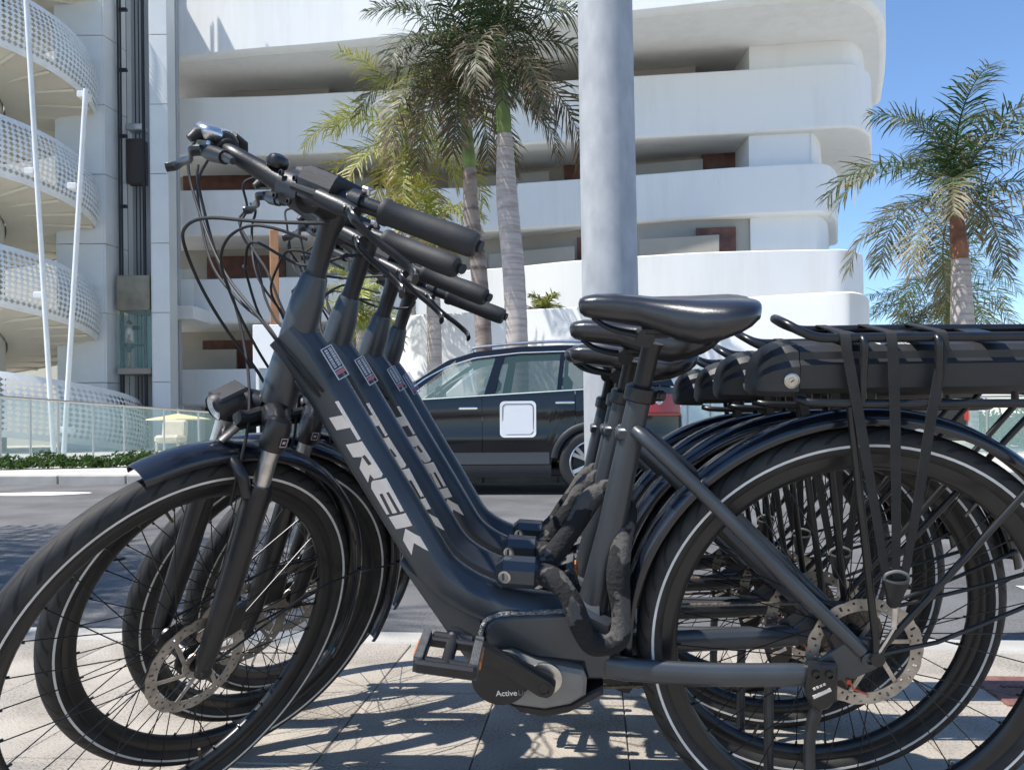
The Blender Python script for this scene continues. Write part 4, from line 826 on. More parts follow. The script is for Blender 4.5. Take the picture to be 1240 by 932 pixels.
# ---- frame
def build_frame():
    b = MB()
    # down tube: rounded hexagon swept along a curved line in the bike's plane
    cl = [(-.905, .875), (-.878, .838), (-.848, .782), (-.792, .676), (-.741, .582), (-.712, .527), (-.683, .477), (-.647, .446), (-.604, .424), (-.548, .408), (-.475, .399), (-.418, .397)]
    path = cr_spline([V((p[0], 0, p[1])) for p in cl], 5)
    sect = [(-.033, 0), (-.0325, .018), (-.029, .028), (-.023, .0335), (-.017, .0345), (.0105, .0345), (.0135, .0328), (.018, .028), (.028, .0165), (.0325, .011), (.034, 0)]
    full = sect + [(a, -y) for a, y in reversed(sect[1:-1])]
    rings = []
    for i, p in enumerate(path):
        t = (path[min(i + 1, len(path) - 1)] - path[max(i - 1, 0)]).normalized(); nrm = V((-t.z, 0, t.x))
        if nrm.z < 0: nrm = -nrm
        q = i / (len(path) - 1); k = 1.04 if q < .15 else 1.0
        rings.append([p + nrm * (a * k) + V((0, y, 0)) for a, y in full])
    b.loft(rings)
    # head tube along the steering axis
    b.lathe([(.019, .668), (.0205, .664), (.0245, .634), (.026, .628), (.0268, .60), (.0275, .54), (.029, .49), (.030, .46), (.029, .452), (.02, .450)], BASE, KAX, 28)
    # gusset below the junction
    b.prism([(-.905, .80), (-.865, .83), (-.83, .73), (-.846, .728), (-.868, .757), (-.893, .783)], -.022, .022, .006)
    # lower skirt down to the motor
    b.prism([(-.737, .505), (-.69, .465), (-.645, .428), (-.606, .405), (-.598, .36), (-.603, .306), (-.626, .304)], -.031, .031, .008)
    # cover over the motor, seat-tube foot
    b.prism([(-.606, .388), (-.600, .400), (-.586, .409), (-.56, .413), (-.496, .416), (-.44, .42), (-.398, .40), (-.396, .345), (-.40, .300), (-.44, .300), (-.447, .33), (-.52, .338), (-.56, .354), (-.6, .352)], -.043, .043, .006)
    # seat tube
    pts = [V((-.432, 0, .375)), V((-.424, 0, .43)), V((-.397, 0, .546)), V((-.375, 0, .655)), V((-.352, 0, .765))]
    b.tube(pts, [.027, .025, .0225, .0205, .0185], 24, up=(0, 1, 0), flat=(.86, 1))
    # stays
    for s in (-1, 1):
        b.tube(cr_spline([(-.36, s * .012, .712), (-.335, s * .032, .692), (-.248, s * .052, .609), (-.117, s * .066, .474), (-.012, s * .070, .369)], 5), .0112, 14)
        b.tube(cr_spline([(-.405, s * .034, .322), (-.36, s * .046, .321), (-.243, s * .060, .322), (-.115, s * .066, .326), (-.075, s * .066, .329)], 5), [.0215] * 5 + [.0200] * 11 + [.0185] * 5, 16, up=(0, 1, 0), flat=(.62, 1))
        b.prism([(-.085, .344), (-.03, .39), (.012, .386), (.024, .362), (.012, .338), (-.02, .322), (-.08, .312)], s * .061, s * .069, .0015)
        b.lathe([(.013, 0), (.013, .006), (.010, .008), (.006, .008), (.0055, .004), (0, .004)], (0, s * .069, .356), (0, s, 0), 18)
    b.box((-.365, 0, .705), (.05, .03, .02), ch=.004)
    reg('frame', 'frame', b, frame_paint, 38)
    # weld bead above the motor cover, letters, decal
    b = MB(); b.tube(cr_spline([xz(p, -.039) for p in [(-.613, .372), (-.609, .389), (-.602, .402), (-.587, .4115), (-.56, .4155), (-.53, .417), (-.496, .4185), (-.465, .421)]], 6), .0042, 8)
    reg('weld', 'weld_bead', b, weld)
    b = MB()
    T1 = [(-.8293, .7673), (-.8242, .7681), (-.7924, .7071), (-.7968, .7049)]
    T2 = [(-.8404, .7419), (-.8188, .7459), (-.8074, .7258), (-.8298, .7216)]
    Rp = [(-.8167, .6983), (-.7907, .7032), (-.7604, .649), (-.7624, .6446), (-.7746, .6419), (-.7807, .6496), (-.7844, .6359), (-.7968, .6597), (-.7914, .6781), (-.806, .6776)]
    Ep = [(-.7765, .6391), (-.7557, .6423), (-.7292, .5881), (-.7348, .5869), (-.7517, .6202), (-.7561, .619), (-.7401, .5857), (-.7476, .5843), (-.7622, .6178), (-.7674, .6164), (-.7528, .5834), (-.7572, .5825), (-.7798, .6262), (-.7793, .6359)]
    K1 = [(-.7543, .5785), (-.7268, .5845), (-.7166, .5636), (-.7433, .5579)]
    K2 = [(-.7281, .5591), (-.7054, .5446), (-.6926, .5202), (-.7154, .5347), (-.7202, .5138), (-.7331, .5392)]
    # the print follows the tube: distance from the tube's middle line decides how far out it sits
    def lay(mb, poly, extra=.0009):
        def near(p):
            best = None
            for i in range(len(path) - 1):
                a, c = path[i], path[i + 1]; d = c - a; L = d.length_squared; q = V((p[0], 0, p[1]))
                t = max(0, min(1, (q - a).dot(d) / L)); h = a + d * t; nn = V((-d.z, 0, d.x)).normalized()
                if nn.z < 0: nn = -nn
                off = (q - h).dot(nn); dist = (q - h).length
                if best is None or dist < best[0]: best = (dist, off)
            return best[1]
        P2 = []; n = len(poly)
        for i in range(n):
            p, q = poly[i], poly[(i + 1) % n]; k = max(1, int(hypot(q[0] - p[0], q[1] - p[1]) / .004))
            for j in range(k): P2.append(V((p[0] + (q[0] - p[0]) * j / k, p[1] + (q[1] - p[1]) * j / k)))
        nb = len(P2)
        x0, x1 = min(p.x for p in P2), max(p.x for p in P2); z0, z1 = min(p.y for p in P2), max(p.y for p in P2)
        gx = x0 + .002
        while gx < x1:
            gz = z0 + .002
            while gz < z1:
                ins = False
                for i in range(nb):
                    a_, c_ = P2[i], P2[(i + 1) % nb]
                    if (a_.y > gz) != (c_.y > gz) and gx < (c_.x - a_.x) * (gz - a_.y) / (c_.y - a_.y) + a_.x: ins = not ins
                if ins and min((p - V((gx, gz))).length for p in P2[:nb]) > .0012: P2.append(V((gx, gz)))
                gz += .004
            gx += .004
        from mathutils.geometry import delaunay_2d_cdt
        vv, ee, ff, _, _, _ = delaunay_2d_cdt(P2, [(i, (i + 1) % nb) for i in range(nb)], [], 1, 1e-6)
        out = []
        for r in vv:
            o_ = near(r); y = .0345
            for (a0, y0), (a1, y1) in zip(sect, sect[1:]):
                if a0 <= o_ <= a1: y = y0 + (y1 - y0) * (o_ - a0) / (a1 - a0)
            if o_ < -.0325: y = .018
            out.append((r[0], -y - extra, r[1]))
        mb.add(out, [tuple(f) for f in ff])
    for pl in (T1, T2, Rp, Ep, K1, K2): lay(b, pl)
    reg('letters', 'lettering', b, decal_cream, smooth=False)
    b = MB(); lay(b, [(-.7913, .6789), (-.7869, .6815), (-.7766, .6666), (-.7819, .664)], .0014)
    reg('letterhole', 'letter_counter', b, frame_paint, smooth=False)
    # small decal on the upper facet: white outline, two lines of unreadable small print, a red field
    b = MB(); d = MB()
    t = V((.474, 0, -.88)); nn = V((.88, 0, .474)); o = V((-.853, 0, .846)); yv = lambda a: -(.0335 - max(0, a - .004) * .86) - .0012
    def pt(s_, a): return o + t * s_ + nn * a + V((0, yv(a), 0))
    A0, A1, SL = .006, .022, .055
    def bar(mb, s0, s1, a0, a1): mb.poly([pt(s0, a0), pt(s1, a0), pt(s1, a1), pt(s0, a1)])
    bar(b, 0, SL, A0, A0 + .0016); bar(b, 0, SL, A1 - .0014, A1); bar(b, 0, .0016, A0, A1); bar(b, SL - .0016, SL, A0, A1); bar(b, .038, .0395, A0, A1)
    for r_ in range(2):
        s0 = .004
        while s0 < .034:
            wl = random.choice((.0018, .0024, .003)); bar(b, s0, s0 + wl, A0 + .0035 + r_ * .006, A0 + .0075 + r_ * .006); s0 += wl + .0012
    bar(d, .041, .047, A0 + .002, A1 - .002)
    reg('sticker', 'model_decal', b, mat('decal_silver', (.5, .5, .52), .4), smooth=False); reg('stickerred', 'decal_field', d, pink_label, smooth=False)
    b = MB(); b.lathe([(.024, -.012), (.0255, -.010), (.0255, .010), (.022, .013)], (-.3508, 0, .768), V((.076, 0, .387)), 20); b.box((-.322, -.0, .765), (.02, .016, .018), ch=.004)
    b.tube([(-.318, -.016, .765), (-.318, .016, .765)], .005, 10)
    reg('clamp', 'seat_clamp', b, black_metal)
build_frame()
# ---- motor
b = MB()
b.prism([(-.616, .350), (-.611, .324), (-.602, .293), (-.583, .268), (-.556, .258), (-.508, .252), (-.467, .261), (-.441, .278), (-.439, .305), (-.445, .321), (-.52, .336), (-.56, .354)], -.054, .05, .006)
reg('motor', 'motor', b, motor_grey)
b = MB(); b.prism([(-.575, .262), (-.556, .2535), (-.508, .247), (-.465, .256), (-.436, .275), (-.412, .288), (-.412, .272), (-.44, .255), (-.47, .238), (-.51, .229), (-.55, .238)], -.04, .04, .004)
b.prism([(-.634, .372), (-.629, .30), (-.611, .262), (-.604, .262), (-.613, .31), (-.614, .37)], -.03, .03, .003)
reg('guard', 'motor_guard', b, black_plastic)
b = MB(); b.lathe([(.0475, 0), (.0475, .004), (.045, .0062), (.02, .0075), (0, .0077)], (-.580, -.0535, .310), (0, -1, 0), 40); reg('mcover', 'motor_cover', b, black_plastic)
tm = text_mesh('Active', .0135, stripe_white, .0001, .0002); tm2 = text_mesh('Line', .0135, mat('faint_grey', (.16, .16, .17), .5), .0001)
MOTOR_TXT = [('motor_lettering', tm, M.Translation((-.570, -.0622, .286)) @ M.Rotation(rad(-3), 4, 'Y') @ M.Rotation(rad(90), 4, 'X')),
             ('motor_lettering', tm2, M.Translation((-.540, -.0622, .2875)) @ M.Rotation(rad(-3), 4, 'Y') @ M.Rotation(rad(90), 4, 'X'))]
b = MB(); b.lathe([(.028, 0), (.028, .006), (.025, .007)], (-.507, -.053, .31), (0, -1, 0), 28); reg('mring', 'axle_collar', b, steel)
# ---- crank, pedal (crank pointing to -x, pivot at the origin)
b = MB()
def crank_sec(x, h, y0, y1):
    return [(x, y0, -h), (x, y0, h), (x, (y0 + y1) / 2 - .002, h * 1.05), (x, y1, h * .8), (x, y1, -h * .8), (x, (y0 + y1) / 2 - .002, -h * 1.05)]
b.loft([crank_sec(.016, .006, -.071, -.088), crank_sec(.012, .014, -.071, -.09), crank_sec(0, .0185, -.071, -.092), crank_sec(-.02, .0175, -.073, -.092), crank_sec(-.08, .0145, -.080, -.097), crank_sec(-.15, .0125, -.086, -.102), crank_sec(-.168, .0115, -.087, -.103), crank_sec(-.18, .006, -.088, -.101)])
b.lathe([(.0105, 0), (.0105, .002), (.0085, .002), (.0065, -.003), (0, -.003)], (0, -.091, 0), (0, -1, 0), 20)
reg('crank', 'crank_arm', b, satin_black)
def pedal_mesh():
    b = MB()
    b.tube([(0, -.098, 0), (0, -.205, 0)], [.010, .0085], 14)
    b.lathe([(.013, 0), (.013, .006), (.01, .01)], (0, -.103, 0), (0, -1, 0), 14)
    for s in (-1, 1):
        b.box((s * .040, -.158, 0), (.014, .098, .022), ch=.004)
        for q in (-.125, -.192): b.box((s * .020, q, 0), (.040, .012, .016), ch=.003)
    b.box((0, -.207, 0), (.09, .012, .020), ch=.004); b.box((0, -.110, 0), (.066, .012, .018), ch=.004)
    return b
b = pedal_mesh(); reg('pedal', 'pedal', b, black_plastic)
b = MB()
b.box((.041, -.158, .0), (.013, .09, .026), ch=.001)
reg('pad2', 'grip_pad', b, mat('pad_grey', (.085, .087, .09), .8, bump=.6, bscale=500, var=.2, vscale=100))
b = MB(); b.box((-.041, -.158, .0), (.013, .09, .026), ch=.001)
reg('pad', 'grip_pad', b, mat('pad_grey', (.085, .087, .09), .8, bump=.6, bscale=500, var=.2, vscale=100))
b = MB(); b.box((-.0485, -.158, 0), (.004, .05, .013), ch=.001); reg('refl', 'reflector', b, orange_plastic)
b = MB(); b.box((.0485, -.158, 0), (.004, .05, .013), ch=.001); reg('refl2', 'reflector', b, orange_plastic)
# ---- drivetrain on the right side
b = MB(); b.lathe([(.02, -.002), (.074, -.002), (.074, .002), (.02, .002)], (-.507, .048, .31), (0, 1, 0), 38); reg('chainring', 'chainring', b, black_metal)
b = MB()
for i in range(7): b.lathe([(.018, i * .0045), (.052 - i * .0045, i * .0045), (.052 - i * .0045, i * .0045 + .0018), (.018, i * .0045 + .0018)], (0, .022, .356), (0, 1, 0), 26)
reg('cassette', 'cassette', b, chain_steel)
b = MB(); ch = []
for i in range(19): a = rad(80 + i * 11); ch.append((-.507 + .076 * cos(a), .048, .31 + .076 * sin(a)))
ch += [(-.30, .044, .245), (-.05, .04, .255), (-.01, .04, .268), (.012, .04, .245), (.02, .04, .27), (.03, .04, .31)]
for i in range(9): a = rad(-20 + i * 13); ch.append((.046 * cos(a), .04, .356 + .046 * sin(a)))
ch += [(-.25, .044, .395)]
b.tube(cr_spline(ch, 3, True), .0042, 6, closed=True, flat=(1, .7)); reg('chain', 'chain', b, chain_steel)
b = MB(); b.box((.005, .047, .262), (.028, .018, .07), M.Rotation(rad(15), 3, 'Y'), ch=.006); b.lathe([(.004, 0), (.017, .001), (.017, .006), (.004, .007)], (.012, .037, .236), (0, 1, 0), 16); b.lathe([(.004, 0), (.017, .001), (.017, .006), (.004, .007)], (.0, .037, .285), (0, 1, 0), 16)
b.box((.006, .058, .32), (.02, .014, .05), ch=.004); reg('derailleur', 'derailleur', b, black_metal)
# ---- wheels (axle along y, centred on the hub)
tp = [(.333 + .0228 * cos(a), .0226 * sin(a)) for a in [2 * pi * i / 28 for i in range(28)]]
b = MB(); b.lathe(tp, ax=(0, 1, 0), n=120, closed=True); reg('tyre', 'tyre', b, tyre_rubber, 60)
b = MB()
for s in (-1, 1): b.lathe([(.3286, s * .0224), (.3328, s * .0229), (.3328, s * .0233), (.3286, s * .0229)], ax=(0, 1, 0), n=120, closed=True)
reg('stripe', 'reflective_stripe', b, stripe_white, 60)
b = MB(); b.lathe([(.317, -.0135), (.317, .0135), (.302, .0145), (.291, .007), (.2885, .003), (.2885, -.003), (.291, -.007), (.302, -.0145)], ax=(0, 1, 0), n=96, closed=True)
b.lathe([(.0, -.064), (.008, -.064), (.008, -.048), (.020, -.046), (.020, -.034), (.029, -.032), (.029, -.027), (.017, -.022), (.015, 0), (.017, .022), (.029, .027), (.029, .032), (.012, .036), (.008, .064), (0, .064)], ax=(0, 1, 0), n=24)
for i in range(32): a = 2 * pi * (i + .5) / 32; b.tube([(.2905 * sin(a), 0, .2905 * cos(a)), (.282 * sin(a), 0, .282 * cos(a))], .0024, 6)
reg('wheel', 'wheel', b, black_metal, 40)
b = MB(); b.tube([(0, 0, .29), (0, 0, .262)], [.0032, .0026], 8); reg('valve', 'valve', b, chain_steel)
SPK = {}
for s in (-1, 1):
    for tw in (-1, 1):
        b = MB(); a = tw * rad(58); b.tube([(.028 * sin(a), s * .0295, .028 * cos(a)), (0, s * .002, .289)], .00105, 5, cap=False); SPK[s, tw] = b.mesh('spoke', spoke_black)
def disc_mesh():
    b = MB(); na = 144; rr = [.0705, .0745, .0785, .0825, .0865, .0895]
    for y in (-.0009, .0009):
        vs_ = []; fs = []
        for i in range(na):
            a = 2 * pi * i / na
            for j, r in enumerate(rr):
                k = r + (.0018 * abs(sin(a * 9)) if j == len(rr) - 1 else 0); vs_.append((k * sin(a), y, k * cos(a)))
        n = len(rr)
        for i in range(na):
            for j in range(n - 1):
                if (j == 1 and i % 6 == 0) or (j == 3 and i % 6 == 3) or (j == 2 and i % 18 == 9): continue
                i2 = (i + 1) % na; fs.append((i * n + j, i2 * n + j, i2 * n + j + 1, i * n + j + 1))
        b.add(vs_, fs)
    b.lathe([(.0705, -.0009), (.0705, .0009)], ax=(0, 1, 0), n=72); b.f.pop(); b.f.pop()
    for i in range(6):
        a = 2 * pi * i / 6; c = a + rad(38)
        p0 = V((.022 * sin(a), 0, .022 * cos(a))); p1 = V((.073 * sin(c), 0, .073 * cos(c))); d = (p1 - p0).normalized(); q = V((d.z, 0, -d.x)) * .0035
        rg = [[p0 + q + V((0, y, 0)), p1 + q + V((0, y, 0)), p1 - q + V((0, y, 0)), p0 - q + V((0, y, 0))] for y in (-.0009, .0009)]
        b.loft(rg)
    b.lathe([(.012, -.001), (.026, -.001), (.026, .001), (.012, .001)], ax=(0, 1, 0), n=24)
    for i in range(6): a = 2 * pi * i / 6; b.lathe([(.0035, 0), (.0035, .002), (0, .0025)], (.021 * sin(a), -.0011, .021 * cos(a)), (0, -1, 0), 8)
    return b
reg('disc', 'brake_disc', disc_mesh(), disc_steel, 30)
# ---- fork (built at zero steer in the bike's frame)
b = MB()
b.lathe([(.024, .450), (.026, .440), (.028, .425), (.02, .415)], BASE, KAX, 24)
for s in (-1, 1):
    b.tube([sp(.01, s * .015, .438), sp(.03, s * .045, .436), sp(.040, s * .06, .432)], [.024, .022, .021], 14)
    b.lathe([(.010, .452), (.018, .448), (.021, .436), (.0215, .405), (.019, .398)], sp(.040, s * .062, 0), KAX, 20)
    b.tube([sp(.040, s * .062, .337), sp(.040, s * .062, .325), sp(.040, s * .062, .30), sp(.041, s * .063, .15), sp(.045, s * .064, .05), sp(.047, s * .064, .016), sp(.047, s * .064, -.012)], [.0185, .0215, .021, .0195, .017, .015, .011], 18)
    b.lathe([(.010, 0), (.010, .005), (.006, .006)], sp(.047, s * .072, 0), (0, -s, 0), 14)
b.tube(cr_spline([sp(.06, -.062, .318), sp(.075, -.05, .352), sp(.078, 0, .366), sp(.075, .05, .352), sp(.06, .062, .318)], 6), .0095, 10)
b.prism([(p.x, p.z) for p in (sp(.03, 0, .10), sp(-.012, 0, .12), sp(-.018, 0, .06), sp(.03, 0, .04))], -.060, -.048, .004)   # caliper
reg('fork', 'fork', b, black_metal, 40)
b = MB(); b.lathe([(.0140, .33), (.0140, .402)], sp(.040, .062, 0), KAX, 20); reg('stanL', 'stanchion', b, steel)
b = MB(); b.lathe([(.0140, .33), (.0140, .402)], sp(.040, -.062, 0), KAX, 20); reg('stanR', 'stanchion', b, steel)
b = MB(); A = KAX * .0075; Bv = (FWD * .9 + V((0, .0, 0))) * .0075; c = sp(.040, .0842, .418)
for s0, s1, t0, t1 in ((-1, 1, -1, -.8), (-1, 1, .8, 1), (-1, -.8, -1, 1), (.8, 1, -1, 1), (-.4, .4, -.3, .3)):
    b.poly([c + A * t0 + Bv * s0, c + A * t0 + Bv * s1, c + A * t1 + Bv * s1, c + A * t1 + Bv * s0])
reg('forkbadge', 'fork_badge', b, mat('badge_pink', (.45, .36, .38), .5), smooth=False)
def fender(center, r, a0, a1, hw, key, steer):
    """angles measured from straight up, positive towards the front"""
    b = MB(); n = 64; sec = [(-hw, -.014), (-hw * .97, -.006), (-hw * .8, -.0005), (-hw * .45, .004), (0, .0055), (hw * .45, .004), (hw * .8, -.0005), (hw * .97, -.006), (hw, -.014)]
    full = [(y, q) for y, q in sec] + [(y * .95, q - .002) for y, q in reversed(sec)]
    rings = []
    for i in range(n + 1):
        a = a0 + (a1 - a0) * i / n
        u_, f_ = cos(a), sin(a)
        if steer: dr = FWD * f_ + KAX * u_; tpr = 1
        else: dr = V((-f_, 0, u_))
        k = 1 if 0 < i < n else .93
        rings.append([center + dr * (r + q) + V((0, y * k, 0)) for y, q in full])
    b.loft(rings); return b
b = fender(V((-WB, 0, R_T)), .378, rad(27), rad(-104), .029, 'ff', True)
reg('ffender', 'front_fender', b, fender_black, 50)
for s, k_ in ((-1, 'R'), (1, 'L')):
    b = MB(); b.tube([sp(OFF + .004, s * .070, .004), sp(OFF - .20, s * .05, .10), sp(OFF - .36, s * .03, .12)], .0022, 6); reg('fstay' + k_, 'fender_stay', b, satin_black)
b = MB(); b.tube([sp(.02, 0, .418), sp(.065, 0, .408), sp(.088, 0, .384)], [.009, .008, .007], 10, flat=(.5, 1.2))
reg('fbrk', 'fender_bracket', b, satin_black)
b = fender(V((0, 0, R_T)), .380, rad(100), rad(-76), .030, 'rf', False)
reg('rfender', 'rear_fender', b, fender_black, 50)
for s, k_ in ((-1, 'L'), (1, 'R')):
    b = MB(); b.tube([(.012, s * .074, .366), (.10, s * .07, .385), (.225, s * .05, .43), (.352, s * .032, .482)], .0036, 8); reg('rstay' + k_, 'fender_stay', b, satin_black)
# ---- headlight
hl = M.Translation(sp(.098, 0, .448)) @ M.Rotation(rad(-5), 4, 'Y')
b = MB(); b.lathe([(0, -.028), (.012, -.028), (.0165, -.022), (.0198, -.007), (.0206, .011), (.0203, .020), (.0185, .023), (.0185, .017)], hl.translation, hl.to_3x3() @ V((-1, 0, 0)), 32)
b.box(hl.translation + V((.006, 0, .0175)), (.050, .036, .008), M.Rotation(rad(-8), 3, 'Y'), ch=.003)
b.tube([sp(.07, 0, .425), sp(.05, 0, .425), sp(.02, 0, .435)], .011, 10)
reg('headlight', 'headlight', b, black_plastic)
b = MB(); b.lathe([(0, .0155), (.009, .017), (.0183, .0205), (.0183, .0185), (0, .012)], hl.translation, hl.to_3x3() @ V((-1, 0, 0)), 28); reg('hlens', 'lens', b, lens_clear)
# ---- stem and handlebar
b = MB()
b.lathe([(.0165, .662), (.0165, .672), (.0155, .675), (.0155, .70), (.0165, .74), (.020, .752), (.021, .775), (.019, .792), (.012, .796), (0, .796)], BASE, KAX, 24)
b.tube([sp(0, 0, .768), sp(.03, 0, .776), sp(.058, 0, .781)], [.0195, .0195, .021], 18)
b.tube([sp(.075, -.024, .784), sp(.075, .024, .784)], .0262, 24)
for s in (-1, 1):
    for t in (-1, 1): b.lathe([(.0048, 0), (.0048, .004), (.003, .0045), (.0028, .002), (0, .002)], sp(.1, s * .016, .784 + t * .017), FWD, 10)
reg('stem', 'stem', b, satin_black)
hb = []
half = [(.075, .0, .784), (.080, .03, .786), (.094, .075, .793), (.110, .115, .800), (.108, .140, .802), (.098, .165, .803), (.060, .25, .804), (.034, .312, .804)]
for f_, l_, u_ in reversed(half): hb.append(sp(f_, -l_, u_))
for f_, l_, u_ in half[1:]: hb.append(sp(f_, l_, u_))
hp = cr_spline(hb, 5)
def hbr(p):
    l_ = abs(p.y); return .0172 if l_ < .03 else (.0172 + (l_ - .03) * (-.0062 / .11) if l_ < .14 else .011)
b = MB(); b.tube(hp, [hbr(p) for p in hp], 20); reg('bar', 'handlebar', b, satin_black)
def along(l0, s=1):
    for (a, c) in zip(half, half[1:]):
        if a[1] <= l0 <= c[1]:
            t = (l0 - a[1]) / (c[1] - a[1]); return sp(a[0] + (c[0] - a[0]) * t, s * l0, a[2] + (c[2] - a[2]) * t)
for s, key in ((1, 'gripL'), (-1, 'gripR')):
    b = MB(); g0, g1 = along(.188, s), along(.311, s); d = (g1 - g0); L = d.length; d.normalize()
    b.lathe([(.0115, -.004), (.0175, -.003), (.0185, 0), (.0185, .006), (.0168, .009), (.0168, .05), (.0172, .075), (.0182, .10), (.0178, L - .006), (.0155, L), (.011, L + .001), (.011, L - .002), (0, L - .002)], g0, d, 24)
    # palm wing behind the grip
    mid = g0 + d * (L * .72); back = -FWD
    b.tube([g0 + d * (L * .38) + back * .010, mid + back * .016, g1 + back * .017 - d * .003], [.008, .012, .0135], 14, up=tuple(KAX), flat=(.62, 1))
    reg(key, 'grip', b, grip_rubber, 50)
    b = MB(); c = along(.150, s); d2 = (along(.16, s) - along(.14, s)).normalized()
    b.lathe([(.0155, -.009), (.0165, -.008), (.0165, .008), (.0155, .009)], c, d2, 18)
    b.tube([c + FWD * .012 - KAX * .008 - d2 * .045, c + FWD * .022 - KAX * .012, c + FWD * .030 - KAX * .014 + d2 * .028], [.0105, .0125, .0095], 14)
    b.tube([c + FWD * .010 - KAX * .006 - d2 * .088, c + FWD * .012 - KAX * .008 - d2 * .045], [.005, .0075], 10)
    b.lathe([(.007, 0), (.007, .003), (.004, .0035), (.0035, .001), (0, .001)], c + FWD * .026 - KAX * .012 - V((0, s * .0125, 0)) + KAX * 0, V((0, -s, 0)), 12)
    reg('brk' + key[-1], 'brake_body', b, satin_black)
    b = MB(); q = c + FWD * .034 - KAX * .014 + d2 * .022
    lp = cr_spline([q, q + d2 * .020 + FWD * .012 - KAX * .008, q + d2 * .045 + FWD * .006 - KAX * .022, q + d2 * .085 + FWD * .008 - KAX * .034, q + d2 * .115 + FWD * .010 - KAX * .046, q + d2 * .130 + FWD * .022 - KAX * .054], 5)
    b.tube(lp, [.0075] * 6 + [.0062] * 14 + [.0068] * 5 + [.0075], 12, flat=(1.1, .6)); reg('lev' + key[-1], 'brake_lever', b, black_metal)
b = MB(); c = along(.158, 1); b.box(c + KAX * .018, (.006, .014, .012), ch=.002); reg('barclip', 'clip', b, alloy)
b = MB(); c = along(.095, 1); Rr = M((-FWD, V((0, 1, 0)), KAX)).transposed()
b.loft([[c + Rr @ V(p) for p in r] for r in (
    [(-.030, -.030, -.014), (.030, -.030, -.014), (.030, .030, -.014), (-.030, .030, -.014)],
    [(-.034, -.034, .010), (.034, -.034, .010), (.034, .034, .010), (-.034, .034, .010)],
    [(-.030, -.034, .024), (.036, -.032, .020), (.036, .032, .020), (-.030, .034, .024)],
    [(-.022, -.029, .030), (.031, -.028, .025), (.031, .028, .025), (-.022, .029, .030)])])
b.box(c + Rr @ V((0, .0, -.006)), (.042, .075, .026), Rr, ch=.008)
reg('display', 'display', b, black_plastic, 25)
b = MB(); b.poly([c + Rr @ V(p) for p in ((-.02, -.026, .0309), (.028, -.025, .0262), (.028, .025, .0262), (-.02, .026, .0309))]); reg('screen', 'screen', b, mat('screen_glass', (.03, .04, .05), .08, 0, .6), smooth=False)
b = MB(); c = along(.150, -1); d2 = (along(.16, -1) - along(.14, -1)).normalized(); c2 = c + d2 * .028
ring = []
for i in range(13):
    a = rad(-70 + i * 17); rr_ = .026
    ring.append((a, rr_))
rg = []
for a, rr_ in ring:
    dr = KAX * cos(a) - FWD * sin(a) * -1; rg.append([c2 + dr * (rr_ - .006) - d2 * .012, c2 + dr * rr_ - d2 * .013, c2 + dr * (rr_ + .001), c2 + dr * rr_ + d2 * .013, c2 + dr * (rr_ - .006) + d2 * .012])
b.loft(rg); b.box(c2 + FWD * .03 + KAX * .014, (.034, .04, .022), Rr, ch=.007); reg('shifter', 'shifter', b, alloy, 45)
b = MB(); b.lathe([(.018, -.016), (.0225, -.014), (.0235, .012), (.019, .016)], c2, d2, 20); b.tube([c2 + FWD * .032 + KAX * .012, c2 + FWD * .05 + KAX * .006, c2 + FWD * .058 - KAX * .004], [.011, .009, .006], 10)
b.tube([c2 - FWD * .012 + KAX * .022, c2 - FWD * .032 + KAX * .014, c2 - FWD * .040 - KAX * .002], [.006, .008, .006], 10, flat=(1, 1.6)); reg('shiftbody', 'shifter_body', b, black_plastic)
b = MB(); c = along(.05, -1) + KAX * .019; b.lathe([(.015, -.004), (.0165, 0), (.0165, .006), (.013, .013), (.006, .016), (0, .0165)], c, KAX, 20); reg('bell', 'bell', b, black_metal)
b = MB(); c = along(.02, -1) - FWD * .028 + KAX * .026; b.tube([c - V((0, .02, 0)), c, c + V((0, .022, 0))], [.010, .014, .010], 14, flat=(.7, 1)); reg('remote', 'remote_pad', b, grip_rubber)
# ---- cables (from the bars to the frame, fork and lamp)
CAB = [[(-1.0919, .20, 1.2032), (-1.1099, .19, 1.1889), (-1.1206, .18, 1.1565), (-1.1104, .16, 1.1134), (-1.0793, .12, 1.0493), (-1.0412, .07, .9945), (-1.0019, .03, .9486), (-.947, -.02, .9029), (-.8996, -.045, .8496), (-.8603, -.046, .8013), (-.8471, -.034, .784)],
       [(-1.0994, .17, 1.1482), (-1.0988, .16, 1.1269), (-1.0892, .15, 1.0778), (-1.0616, .12, .9939), (-1.0205, .08, .912), (-.9903, .03, .8346), (-.9715, -.02, .7747), (-.9660, -.055, .7273), (-.9765, -.075, .6738), (-.9945, -.080, .6134)],
       [(-.7812, -.17, 1.0373), (-.8152, -.17, 1.0381), (-.8905, -.15, 1.0426), (-.9726, -.12, 1.0498), (-1.023, -.08, 1.0377), (-1.0527, -.02, 1.0091), (-1.0488, .02, .9435), (-1.0224, .04, .8747), (-.9807, .05, .804), (-.955, .045, .75)],
       [(-.8356, -.10, 1.0166), (-.8851, -.10, 1.0341), (-.9249, -.09, 1.0375), (-.9692, -.06, 1.0197), (-.9936, -.03, .983), (-.9891, 0, .9175), (-.9688, .02, .849), (-.9456, .035, .7927), (-.92, .03, .74)],
       [(-1.085, .19, 1.165), (-1.105, .175, 1.12), (-1.095, .15, 1.05), (-1.06, .10, .975), (-1.00, .05, .92), (-.94, .0, .885), (-.895, -.040, .835), (-.866, -.044, .795), (-.853, -.034, .776)]]
